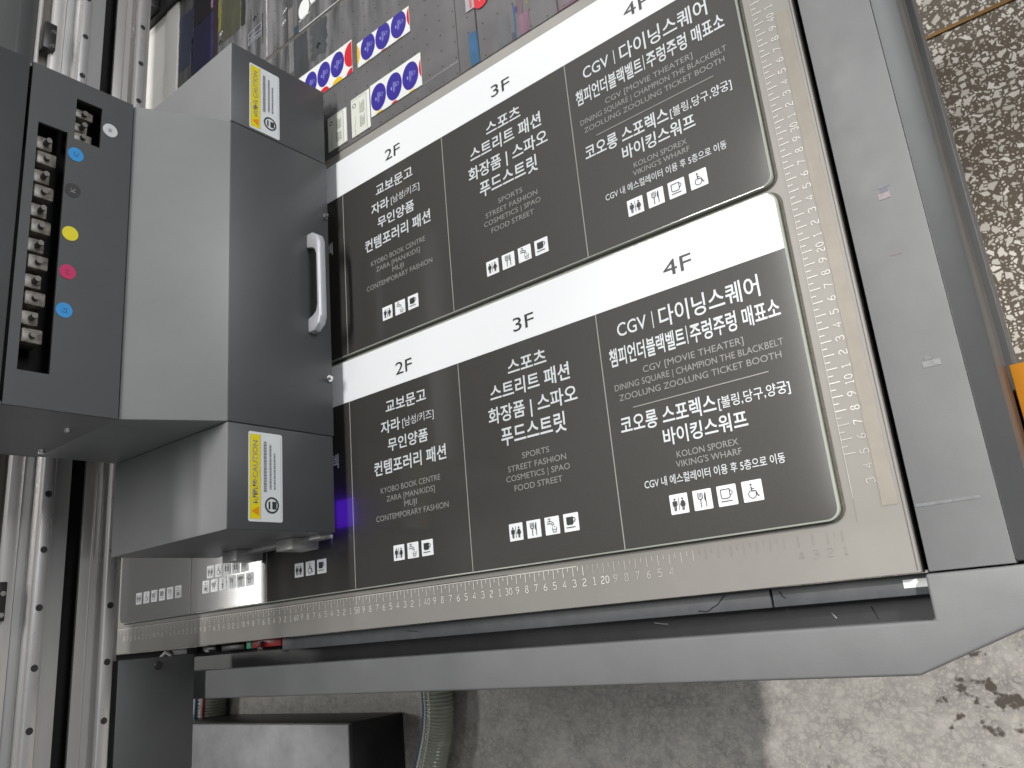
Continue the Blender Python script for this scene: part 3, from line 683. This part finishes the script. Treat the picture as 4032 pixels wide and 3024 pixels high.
def I_cart(b, M):
    b.stroke(M, [(.84, .84), (.74, .84), (.62, .36), (.24, .36)], .045); b.stroke(M, [(.70, .70), (.16, .70), (.24, .44), (.64, .44)], .04)
    for v in (.53, .61): b.stroke(M, [(.21, v), (.67, v)], .035)
    for u in (.30, .38, .46, .54): b.stroke(M, [(u, .44), (u, .70)], .02)
    b.disc(M, .30, .22, .05, 10); b.disc(M, .58, .22, .05, 10)
def I_bag(b, M):
    b.stroke(M, [(.18, .10), (.82, .10), (.82, .62), (.18, .62)], .04, True); b.rect(M, .30, .70, .18, .46); b.stroke(M, [(.42, .46), (.42, .54), (.58, .54), (.58, .46)], .03); b.ring(M, .38, .80, .07, .04); b.stroke(M, [(.45, .80), (.72, .80), (.72, .74)], .04)
def I_lockers(b, M):
    b.disc(M, .5, .80, .07, 12); b.stroke(M, [(.5, .74), (.5, .60)], .05); b.disc(M, .5, .46, .13, 6); b.flat(M, [(.42, .34), (.58, .34), (.56, .12), (.44, .12)])
def I_atm(b, M):
    b.rect(M, .18, .82, .62, .82); b.stroke(M, [(.30, .60), (.30, .16), (.70, .16), (.70, .60)], .04, True); b.disc(M, .5, .46, .07, 10); b.rect(M, .36, .64, .24, .30)
def I_house(b, M):
    b.stroke(M, [(.14, .52), (.5, .84), (.86, .52)], .06); b.ring(M, .5, .36, .14, .06, 0, 360, 14); b.rect(M, .28, .72, .50, .56)
def I_pair(b, M):
    for cx in (.32, .68): b.disc(M, cx, .78, .06, 10); b.flat(M, [(cx - .1, .68), (cx + .1, .68), (cx + .06, .36), (cx - .06, .36)])
    b.stroke(M, [(.2, .34), (.8, .34), (.8, .14)], .05)
PS = 0.0150
def icon(x, y, fn, pmat=None, smat=None):
    p = part("pictogram", MB().prism_z(rrect(x, x + PS, y, y + PS, 0.0006, 3), PT - 0.0001, PT + 0.0003), pmat or M_WHITE, panelB)
    b = MB(); fn(b, lambda u, v: (x + u * PS, y + v * PS, PT + 0.0006))
    part("symbol", b, smat or M_TXT_D, p)
for k, fn in enumerate((I_toilet, I_fork, I_cup_outline, I_wheel)): icon(-0.1300 + 0.01955 * k, 0.0286, fn)
for k, fn in enumerate((I_toilet, I_fork, I_tap, I_cup)): icon(-0.2888 + 0.01960 * k, 0.0292, fn)
for k, fn in enumerate((I_toilet, I_tap, I_cup)): icon(-0.4363 + 0.01945 * k, 0.0294, fn)
for k, fn in enumerate((I_toilet, I_wheel, I_cup)): icon(-0.5941 + 0.0194 * k, 0.0296, fn)
for k, fn in enumerate((I_bag, I_cart, I_lockers, I_fork, I_atm, I_house)): icon(-0.7780 + 0.0183 * k, 0.0296, fn)
for k, fn in enumerate((I_toilet, I_wheel, I_pair, I_pair, I_cart)): icon(-0.7687 + 0.0180 * k, 0.0466, fn)
for k, fn in enumerate((I_toilet, I_wheel, I_cart, I_cup, I_fork, I_bag)): icon(-0.9406 + 0.0198 * k, 0.0298, fn)

def copy_tree(o, parent=None):
    c = o.copy(); COL.objects.link(c)
    if parent is not None:
        c.parent = parent; c.matrix_parent_inverse = o.matrix_parent_inverse.copy()
    for ch in list(o.children): copy_tree(ch, c)
    return c
panelA = copy_tree(panelB)
panelA.location = Vector(panelB.location) + Vector((0.0004, 0.2524, 0))
panelA['label'] = "black acrylic floor directory sign, the farther one beside the white sample cards"

# ------------------------------------------------------------------ sample cards on the vacuum zone
def clip(poly, x0, x1, y0, y1):
    def cut(P, ins, inter):
        out = []
        for i in range(len(P)):
            a, b = P[i - 1], P[i]
            if ins(b):
                if not ins(a): out.append(inter(a, b))
                out.append(b)
            elif ins(a): out.append(inter(a, b))
        return out
    def ix(x): return lambda a, b: (x, a[1] + (b[1] - a[1]) * (x - a[0]) / (b[0] - a[0]))
    def iy(y): return lambda a, b: (a[0] + (b[0] - a[0]) * (y - a[1]) / (b[1] - a[1]), y)
    for ins, it in ((lambda p: p[0] >= x0, ix(x0)), (lambda p: p[0] <= x1, ix(x1)), (lambda p: p[1] >= y0, iy(y0)), (lambda p: p[1] <= y1, iy(y1))):
        poly = cut(poly, ins, it)
        if not poly: return []
    return poly
ZC = ZV + 0.0012
def ell(cx, cy, rx, ry, n=48): return [(cx + rx * math.cos(2 * math.pi * i / n), cy + ry * math.sin(2 * math.pi * i / n)) for i in range(n)]
def card(name, x0, x1, y0, y1, m_, label, cat, ellipses, group):
    t = thing(name, label, cat, ((x0 + x1) / 2, (y0 + y1) / 2, ZV), group)
    part("sheet", MB().box(x0, x1, y0, y1, ZV + 0.0003, ZC).mesh("sheet", 0.0001, 1), m_, t)
    for k, (cx, cy, rx, ry, em) in enumerate(ellipses):
        P = clip(ell(cx, cy, rx, ry), x0, x1, y0, y1)
        if len(P) < 3: continue
        b = MB(); b.poly([(p[0], p[1], ZC + 0.0001) for p in P]); d = part("printed_oval", b, em, t)
        if em is M_BLUE:
            b = MB(); M = lambda u, v: (cx + u, cy + v, ZC + 0.0002)
            b.rect(M, -0.0052, -0.0032, -0.003, 0.001)
            b.rect(M, -0.0013, -0.0005, -0.0075, 0.0060); b.rect(M, 0.0004, 0.0011, -0.0065, 0.0062); b.rect(M, 0.0022, 0.0029, -0.002, 0.0050)
            b.ring(M, 0.0056, 0.0010, 0.0022, 0.0006, n=12)
            part("small_print", b, M_LBLUE, d)
    return t
BX, BY = 0.0128, 0.0178
G = "oval sample cards on the vacuum bed"
card("sample_card", -0.4434, -0.3597, 0.5400, 0.5830, M_CARD, "white card with three whole blue ovals nearest the signs", "sample card",
     [(-0.4296, 0.5612, BX, BY, M_BLUE), (-0.4032, 0.5612, BX, BY, M_BLUE), (-0.3767, 0.5611, BX, BY, M_BLUE), (-0.4290, 0.5320, 0.009, 0.0105, M_YEL), (-0.4040, 0.5310, 0.009, 0.0115, M_RED), (-0.3758, 0.5315, 0.009, 0.0105, M_YEL), (-0.3512, 0.5620, 0.0118, 0.017, M_RED)], G)
card("sample_card", -0.4628, -0.3729, 0.6195, 0.6545, M_CARD, "white card with clipped blue ovals and a yellow oval at its left end", "sample card",
     [(-0.4437, 0.6394, BX, BY, M_BLUE), (-0.4173, 0.6392, BX, BY, M_BLUE), (-0.3906, 0.6391, BX, BY, M_BLUE), (-0.4690, 0.6380, 0.0112, 0.017, M_YEL), (-0.3650, 0.6400, 0.0118, 0.017, M_RED), (-0.4440, 0.6110, 0.009, 0.0095, M_YEL), (-0.4175, 0.6110, 0.0085, 0.0098, M_RED), (-0.3905, 0.6110, 0.009, 0.0095, M_YEL)], G)
card("sample_card", -0.6050, -0.4728, 0.6197, 0.6668, M_CARD, "white card with blue ovals half under the print carriage, red ovals at its right end", "sample card",
     [(-0.5000, 0.6457, BX, BY, M_BLUE), (-0.5264, 0.6457, BX, BY, M_BLUE), (-0.5528, 0.6457, BX, BY, M_BLUE), (-0.5790, 0.6457, BX, BY, M_BLUE), (-0.4738, 0.6465, BX, BY, M_RED), (-0.5005, 0.6170, 0.0105, 0.0095, M_YEL), (-0.5265, 0.6160, 0.0105, 0.0105, M_RED), (-0.4738, 0.6130, 0.0115, 0.0140, M_RED)], G)
rnd = random.Random(5)
def info(x0, x1, y0, y1, label):
    t = thing("info_card", label, "info card", ((x0 + x1) / 2, (y0 + y1) / 2, ZV), "small printed info cards on the vacuum bed")
    part("sheet", MB().box(x0, x1, y0, y1, ZV + 0.0003, ZC).mesh("sheet", 0.0001, 1), M_CARD_C, t)
    M = lambda u, v: (x0 + u, y0 + v, ZC + 0.0001); w = x1 - x0; h = y1 - y0
    b = MB(); b.ring(M, w * 0.17, h * 0.80, 0.0027, 0.0009, n=18); part("ring_mark", b, M_TXT_D, t)
    b = MB(); b.rect(M, w * 0.83, w * 0.84, h * 0.03, h * 0.95); b.rect(M, w * 0.04, w * 0.84, h * 0.945, h * 0.952); part("rule_line", b, M_TXT_D, t)
    b = MB(); b.rect(M, w * 0.86, w * 0.995, 0.0005, h - 0.0005); part("white_margin", b, M_CARD, t)
    b = MB()
    for blk in (0.14, 0.50):
        for k in range(5):
            u = w * (0.46 + 0.055 * k); a = blk + rnd.uniform(0, .03); e = blk + 0.30 + rnd.uniform(-.05, .02)
            v = a
            while v < e:
                q = v + rnd.uniform(.02, .06); b.rect(M, u, u + w * 0.028, h * v, h * min(q, e)); v = q + .012
    b.rect(M, w * 0.205, w * 0.22, h * 0.02, h * 0.16); b.rect(M, w * 0.17, w * 0.185, h * 0.12, h * 0.30); b.rect(M, w * 0.21, w * 0.225, h * 0.28, h * 0.52)
    part("small_print", b, mat("small_print_ink", (0.16, 0.20, 0.15), 0.5), t)
info(-0.4778, -0.4449, 0.5290, 0.5812, "cream card of tiny print right beside the blue oval card")
info(-0.5215, -0.4868, 0.5300, 0.5774, "cream card of tiny print nearest the print carriage")
t = thing("red_tag", "white sample scrap with a red disc at the top edge", "sample scrap", (-0.275, 0.60, ZV))
part("sheet", MB().box(-0.2889, -0.2768, 0.5925, 0.64, ZV + 0.0006, ZC).mesh("sheet", 0.0001, 1), mat("translucent_scrap", (0.42, 0.40, 0.42), 0.4), t)
b = MB(); b.rect(lambda u, v: (u, v, ZC + 0.0001), -0.2832, -0.2800, 0.5945, 0.64); part("red_stripe", b, mat("pale_red_stripe", (0.55, 0.12, 0.13), 0.4), t)
b = MB(); b.poly([(p[0], p[1], ZC + 0.0002) for p in clip(ell(-0.2680, 0.6040, 0.0125, 0.0178), -0.2767, -0.25, 0.5, 0.7)]); dd = part("red_disc", b, M_RED, t)
b = MB(); b.stroke(lambda u, v: (u, v, ZC + 0.0003), [(-0.2690, 0.5955), (-0.2668, 0.6030), (-0.2640, 0.6030)], 0.0014); part("small_print", b, M_CARD_C, dd)

# ------------------------------------------------------------------ gantry
gantry = thing("printer_gantry", "aluminium gantry beam with two steel linear rails across the printer bed", "gantry", (-0.85, 0.0, 0.1))
GX = -0.775; GY0, GY1 = -0.30, 1.35
part("beam", MB().prism_y([(-0.795, 0.1465), (-0.795, 0.1350), (-0.7935, 0.1340), (-0.7935, 0.1005), (-0.7975, 0.1030), (-0.800, 0.1200), (-0.800, 0.1465)], GY0, GY1).mesh("beam", 0.0006), mat("polished_beam", (0.60, 0.58, 0.555), 0.26, 0.6), gantry)
part("beam", MB().prism_y([(-0.7935, 0.2120), (-0.7935, 0.2040), (-0.796, 0.2030), (-0.796, 0.1620), (-0.828, 0.1620), (-0.828, 0.2120)], GY0, GY1).mesh("beam2", 0.0006), M_BEAM, gantry)
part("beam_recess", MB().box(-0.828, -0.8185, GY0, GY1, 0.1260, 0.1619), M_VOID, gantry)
part("beam_flange", MB().prism_y([(-0.7930, 0.2260), (-0.7930, 0.2122), (-0.828, 0.2122), (-0.828, 0.2260)], GY0, GY1).mesh("flange", 0.0012), M_METAL, gantry)
part("beam_top", MB().prism_y([(-0.806, 0.2370), (-0.806, 0.2262), (-0.828, 0.2262), (-0.828, 0.2370)], GY0, GY1), mat("brown_anodised", (0.13, 0.118, 0.105), 0.4, 0.3), gantry)
part("top_trim", MB().box(-0.828, -0.800, GY0, GY1, 0.2372, 0.2405).mesh("trim", 0.0005), M_METAL, gantry)
part("top_cover", MB().prism_y([(-0.806, 0.2407), (-0.806, 0.262), (-0.83, 0.30), (-0.90, 0.30), (-0.90, 0.2407)], GY0, GY1).mesh("cover", 0.002), M_PAINT_AND_SHADE, gantry)
def rail(zc):
    h = 0.0072; x0 = -0.796; x1 = GX
    prof = [(x0, zc - h), (x0 + 0.006, zc - h), (x0 + 0.0095, zc - h + 0.0022), (x0 + 0.014, zc - h + 0.0022), (x1 - 0.0012, zc - h + 0.0004), (x1, zc - h + 0.0018),
            (x1, zc + h - 0.0018), (x1 - 0.0012, zc + h - 0.0004), (x0 + 0.014, zc + h - 0.0022), (x0 + 0.0095, zc + h - 0.0022), (x0 + 0.006, zc + h), (x0, zc + h)]
    r = part("linear_rail", MB().prism_y(prof, GY0, GY1).mesh("linear_rail", 0.0003, 1), M_RAIL, gantry)
    return r
rails = [rail(0.1935), rail(0.1195)]
cap_me = None
for r, zc in zip(rails, (0.1935, 0.1195)):
    for k in range(-4, 22):
        y = 0.020 + 0.06 * k
        b = MB(); b.cyl((GX - 0.002, y, zc), (GX + 0.0003, y, zc), 0.0036, 14)
        c = part("bolt_hole", b.mesh("bolt_hole"), M_CAP, r)
        b = MB(); b.cyl((GX + 0.0001, y, zc), (GX + 0.0008, y, zc), 0.0014, 6)
        if False: part("bolt", b, M_CHROME, r)
def switch(y0, y1, z0):
    s_ = part("limit_switch", MB().box(-0.798, -0.786, y0, y1, z0, z0 + 0.0145).mesh("limit_switch", 0.0008), M_CAP, gantry)
    for y in (y0 + 0.006, y1 - 0.012): part("screw", MB().cyl((-0.787, y, z0 + 0.004), (-0.7845, y, z0 + 0.004), 0.0032, 14, 0.0026), M_CHROME, s_)
switch(0.0085, 0.048, 0.2215); switch(0.706, 0.745, 0.2235)
ep = part("leg_plate", MB().box(-0.83, -0.7755, -0.40, -0.0395, 0.0150, 0.1068).mesh("leg_plate", 0.0012), M_PAINT_AND_SHADE, gantry, "dark grey plate of the gantry leg")
part("screw", MB().cyl((-0.776, -0.0485, 0.0605), (-0.7735, -0.0485, 0.0605), 0.0052, 20, 0.0042).cyl((-0.7735, -0.0485, 0.0605), (-0.7731, -0.0485, 0.0605), 0.0020, 6), M_CAP, ep)
gantry.rotation_euler = (math.radians(-0.42), 0, 0)

# ------------------------------------------------------------------ print carriage
car = thing("print_carriage", "grey print head carriage with silver handle and ink colour dots on the gantry", "print carriage", (-0.61, 0.33, 0.02))
XF = -0.505; XR = -0.722; Z0 = 0.020; ZL = 0.147; YA, YB, YC, YD = 0.066, 0.168, 0.497, 0.597
XS, ZS = -0.548, 0.2285
body = part("body", MB().prism_y([(XF, Z0), (XF, ZL), (XS, ZS), (XR, ZS), (XR, Z0)], YB, YC).mesh("body", 0.0012, 2), M_CARR, car, "main cover with sloping top")
part("front_cover", MB().box(XF, XF + 0.0010, YB + 0.0004, YC - 0.0004, Z0 + 0.0004, ZL - 0.0006).mesh("front_cover", 0.0004), M_CARR_D, car, "dark grey front cover behind the handle")
M_UV = mat("ultraviolet_window", (0.05, 0.02, 0.2), 0.3, emit=((0.14, 0.015, 1.0), 4.0))
def lamp(y0, y1, out):
    lb = part("lamp_housing", MB().box(XR, XF + 0.0004, y0, y1, Z0 + 0.002, ZL).mesh("lamp_housing", 0.0012, 2), M_CARR, car, "side box of the ultraviolet lamp with a warning label")
    part("front_cover", MB().box(XF + 0.0004, XF + 0.0012, y0 + 0.0004, y1 - 0.0004, Z0 + 0.0024, ZL - 0.0006).mesh("front_cover", 0.0003), M_CARR_D, lb, "dark grey front of the lamp box")
    s = -1 if out < 0 else 1; yo = y0 if out < 0 else y1
    a, c = sorted((yo, yo + s * 0.004))
    part("skirt_plate", MB().box(XR + 0.06, XF - 0.01, a, c, 0.016, 0.034).mesh("skirt", 0.0005), M_METAL, lb)
    for xx in (XF - 0.050, XF - 0.150):
        a, c = sorted((yo, yo + s * 0.012))
        part("bracket", MB().box(xx - 0.014, xx + 0.014, a, c, 0.014, 0.048).mesh("bracket", 0.0012), M_METAL, lb)
    # ultraviolet light under the housing
    part("lamp_window", MB().box(XF - 0.034, XF - 0.006, y0 + 0.010, y0 + 0.040, Z0 + 0.0002, Z0 + 0.0018), M_UV if out < 0 else M_CAP, lb)
    return lb
l1 = lamp(YA, YB - 0.0005, -1); l2 = lamp(YC + 0.0005, YD, 1)
# upper box: hollow, front plate with two openings
XD = XS + 0.001; TOPZ = 0.42
ycut = [YB, 0.199, 0.4335, 0.437, 0.4775, YC]; zcut = [ZS + 0.0015, 0.2600, 0.2840, 0.2900, 0.3155, 0.3240]
b = MB()
for i in range(len(ycut) - 1):
    for j in range(len(zcut) - 1):
        yc = (ycut[i] + ycut[i + 1]) / 2; zc = (zcut[j] + zcut[j + 1]) / 2
        if 0.199 < yc < 0.437 and 0.290 < zc < 0.3155: continue
        if 0.4335 < yc < 0.4775 and 0.260 < zc < 0.284: continue
        b.box(XD - 0.003, XD, ycut[i], ycut[i + 1], zcut[j], zcut[j + 1])
fp = part("front_plate", b, M_CARR_D, car, "upright plate with ink slots and colour dots")
part("upper_cover", MB().box(XD - 0.004, XD + 0.0012, YB - 0.001, YC + 0.001, 0.3268, TOPZ).mesh("upper_cover", 0.0012), M_CARR_D, car)
part("side_wall", MB().box(XR, XD - 0.0035, YB + 0.0002, YB + 0.003, ZS + 0.0003, TOPZ), M_CARR, car)
part("side_wall", MB().box(XR, XD - 0.0035, YC - 0.003, YC - 0.0002, ZS + 0.0003, TOPZ), M_CARR, car)
part("rear_wall", MB().box(XR - 0.003, XR - 0.0002, YB, YC, ZS + 0.0003, TOPZ), M_CARR, car)
part("top_plate", MB().box(XR, XD, YB, YC, TOPZ + 0.0003, TOPZ + 0.003), M_CARR, car)
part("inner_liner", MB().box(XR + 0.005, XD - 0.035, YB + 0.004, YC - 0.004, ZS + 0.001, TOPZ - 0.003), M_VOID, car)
for (y0, y1, z0, n) in ((0.226, 0.434, 0.2915, 12), (0.4370, 0.4750, 0.2615, 3)):
    st = (y1 - y0) / n
    for k in range(n):
        y = y0 + st * k
        d = part("ink_damper", MB().box(XD - 0.030, XD - 0.008 - 0.004 * (k % 2), y + 0.001, y + st * 0.82, z0 + 0.003 + 0.003 * (k % 2), z0 + 0.020).mesh("ink_damper", 0.0015), M_BEIGE, car)
        part("tube_nut", MB().cyl((XD - 0.02, y + st * 0.45, z0 + 0.012), (XD - 0.004, y + st * 0.45, z0 + 0.012), 0.0026, 10), M_DAMP, d)
def dot(y, z, m_, letter, lm):
    b = MB(); b.cyl((XD, y, z), (XD + 0.0005, y, z), 0.0070, 28); d = part("colour_dot", b, m_, fp)
    if letter:
        me = text_mesh("letter", letter, -0.0022, 0.0022, -0.0022, 0.0022, lambda u, v: Vector((XD + 0.0008, y + u, z + v)), INTER); me.materials.append(lm)
        part("letter", me, lm, d)
M_DL = mat("dot_letter_dark", (0.01, 0.05, 0.14), 0.5); M_DLM = mat("dot_letter_red", (0.34, 0.008, 0.07), 0.5)
dot(0.2600, 0.2820, M_CYAN, "Lc", M_DL); dot(0.2970, 0.2815, M_MAG, "M", M_DLM); dot(0.3350, 0.2815, M_DYEL, None, None)
dot(0.3790, 0.2820, M_DBLK, "K", M_GTXT); dot(0.4170, 0.2815, M_CYAN, "C", M_DL); dot(0.4570, 0.2515, M_DWHT, "W", M_GTXT)
# handle on the front
def handle():
    y0, y1 = 0.2790, 0.3955
    P = [(XF, y0), (XF + 0.010, y0), (XF + 0.0185, y0 + 0.006), (XF + 0.0215, y0 + 0.014), (XF + 0.0215, y1 - 0.014), (XF + 0.0185, y1 - 0.006), (XF + 0.010, y1), (XF, y1),
         (XF, y1 - 0.016), (XF + 0.008, y1 - 0.018), (XF + 0.0135, y1 - 0.0215), (XF + 0.0160, y1 - 0.029), (XF + 0.0160, y0 + 0.029), (XF + 0.0135, y0 + 0.0215), (XF + 0.008, y0 + 0.018), (XF, y0 + 0.016)]
    return MB().prism_z(P, 0.0415, 0.0510).mesh("handle", 0.0016, 3)
part("handle", handle(), mat("satin_silver", (0.50, 0.50, 0.53), 0.42, 0.35), car, "satin silver bow handle")
for y in (0.427, 0.231):
    part("screw", MB().cyl((XF, y, 0.0260), (XF + 0.004, y, 0.0260), 0.0042, 16, 0.0036).cyl((XF + 0.004, y, 0.026), (XF + 0.007, y, 0.026), 0.002, 12), M_CHROME, car)
for (x, z) in ((-0.600, 0.250), (-0.665, 0.330), (-0.690, 0.236)):
    part("screw", MB().cyl((x, YB, z), (x, YB - 0.004, z), 0.0034, 14, 0.0028), M_CHROME, car)
# warning labels
def label(y0, y1, z0, z1, par, lab):
    X = XF + 0.0016
    M = lambda u, v: (X, y0 + u, z0 + v); M2 = lambda u, v: (X + 0.0002, y0 + u, z0 + v); M3 = lambda u, v: Vector((X + 0.0004, y0 + u, z0 + v))
    w = y1 - y0; h = z1 - z0
    b = MB(); b.flat(M, rrect(0, w, 0, h, 0.0022, 5)); t = part("warning_label", b, M_LWHITE, par, lab)
    b = MB(); b.rect(M2, 0.0025, w - 0.0025, h * 0.655, h * 0.955); part("yellow_band", b, M_LYEL, t)
    b = MB()
    b.rect(M2, 0.002, w - 0.002, h * 0.640, h * 0.648); b.rect(M2, 0.002, w - 0.002, h * 0.045, h * 0.052); part("border_line", b, M_GTXT, t)
    b = MB(); b.flat(lambda u, v: tuple(M3(u, v)), [(0.0055, h * 0.70), (0.0145, h * 0.70), (0.0100, h * 0.91)]); part("warning_triangle", b, mat("label_orange", (0.75, 0.28, 0.0), 0.4), t)
    me = text_mesh("label_text", "CAUTION", w * 0.48, w * 0.90, h * 0.735, h * 0.875, M3, INTER, 0.01); me.materials.append(M_GTXT); part("label_text", me, M_TXT_D, t)
    b = MB(); T = lambda u, v: tuple(M3(u, v))
    rr = random.Random(int(y0 * 1e4)); u = w * 0.20
    while u < w * 0.45:
        e = rr.uniform(0.0006, 0.0014); b.rect(T, u, u + e, h * 0.735, h * 0.875 - rr.uniform(0, .05) * h); b.rect(T, u, u + 0.0022, h * rr.choice((0.735, 0.80, 0.86)), h * rr.choice((0.755, 0.82, 0.88))); u += 0.0027
    for (v, u0, u1, t_) in ((0.47, 0.33, 0.90, 0.085), (0.33, 0.36, 0.87, 0.055), (0.21, 0.36, 0.78, 0.050)):
        u = w * u0
        while u < w * u1:
            e = rr.uniform(0.001, 0.0034); b.rect(T, u, min(u + e, w * u1), h * v, h * (v + t_)); u += e + 0.0005
    part("small_print", b, M_GTXT, t)
    b = MB(); b.ring(T, w * 0.185, h * 0.32, h * 0.185, h * 0.045, n=28); part("hand_symbol", b, M_TXT_D, t)
    b = MB(); b.rect(T, w * 0.14, w * 0.225, h * 0.19, h * 0.31); b.rect(T, w * 0.14, w * 0.225, h * 0.37, h * 0.42); part("hand_symbol", b, M_TXT_D, t)
label(0.0740, 0.1610, 0.0865, 0.1250, l1, "yellow and white warning label on the nearer lamp box")
label(0.5000, 0.5830, 0.0860, 0.1250, l2, "yellow and white warning label on the farther lamp box")

# ------------------------------------------------------------------ things on the floor
box = thing("grey_floor_box", "low black box with a scuffed grey top plate on the floor", "box", (-1.6, -0.45, FZ))
part("box_body", MB().box(-2.4, -1.232, -0.9, -0.203, FZ, -0.602).mesh("box_body", 0.004), M_BLACK, box)
part("top_plate", MB().box(-2.35, -1.236, -0.9, -0.207, -0.6018, -0.598).mesh("top_plate", 0.001), mat("scuffed_grey_plate", (0.32, 0.32, 0.335), 0.4, 0.1, noise=(9, 0.30), bump=(120, 0.1, 0.001)), box)
def hose(pts, r, label, stripes):
    P = []
    for i in range(len(pts) - 1):                              # Catmull-Rom
        p0 = Vector(pts[max(i - 1, 0)]); p1 = Vector(pts[i]); p2 = Vector(pts[i + 1]); p3 = Vector(pts[min(i + 2, len(pts) - 1)])
        for k in range(12):
            t = k / 12.0
            P.append(0.5 * ((2 * p1) + (-p0 + p2) * t + (2 * p0 - 5 * p1 + 4 * p2 - p3) * t * t + (-p0 + 3 * p1 - 3 * p2 + p3) * t ** 3))
    P.append(Vector(pts[-1]))
    th = thing("ribbed_hose", label, "hose", pts[0], "clear ribbed hoses on the floor")
    F = []; RR = []
    for i in range(len(P) - 1):
        for k in range(6):
            F.append(P[i].lerp(P[i + 1], k / 6)); RR.append(r * (1.0 + 0.035 * (1 if k < 3 else -1)))
    part("tube_wall", MB().tubeline(F, RR, 20).mesh("tube_wall", smooth=True), mat("greenish_vinyl", (0.34, 0.35, 0.29), 0.25, noise=(40, 0.15), coat=0.4), th)
    for ang, col, rr in stripes:
        Q = []
        for i in range(len(P)):
            d = (P[min(i + 1, len(P) - 1)] - P[max(i - 1, 0)]).normalized(); u = d.cross(Vector((0, 0, 1))).normalized(); w = u.cross(d)
            a = math.radians(ang); Q.append(P[i] + (u * math.cos(a) + w * math.sin(a)) * (r * 1.03))
        part("stripe", MB().tubeline(Q, rr, 6), col, th)
M_SB = mat("hose_blue", (0.02, 0.08, 0.22), 0.4); M_SR = mat("hose_red", (0.30, 0.03, 0.03), 0.4); M_SW = mat("hose_white", (0.6, 0.6, 0.58), 0.4)
zc = FZ + 0.036
hose([(-1.02, 0.40, zc), (-1.06, 0.10, zc), (-1.088, -0.10, zc), (-1.090, -0.20, zc), (-1.108, -0.27, zc), (-1.150, -0.36, zc), (-1.24, -0.50, zc)], 0.031, "greenish ribbed hose curving beside the grey floor box",
     [(75, M_SW, 0.0022), (45, M_SB, 0.0024), (30, M_SR, 0.0016), (100, M_SW, 0.0012)])
hose([(-1.80, 0.30, zc), (-1.86, 0.0, zc), (-1.92, -0.13, zc), (-1.93, -0.22, zc)], 0.040, "ribbed hose with red and blue stripes behind the gantry leg",
     [(120, M_SR, 0.004), (85, M_SB, 0.005)])
orange = thing("orange_box", "orange yellow plastic box fixed against the right side of the printer", "plastic box", (0.13, 0.07, -0.13))
part("case", MB().box(0.1004, 0.128, 0.0300, 0.1030, -0.16, -0.0900).mesh("case", 0.005, 3), M_ORANGE, orange)
part("cover_lip", MB().box(0.1004, 0.129, 0.0290, 0.1040, -0.0899, -0.0870).mesh("cover_lip", 0.001, 2), M_ORANGE, orange)
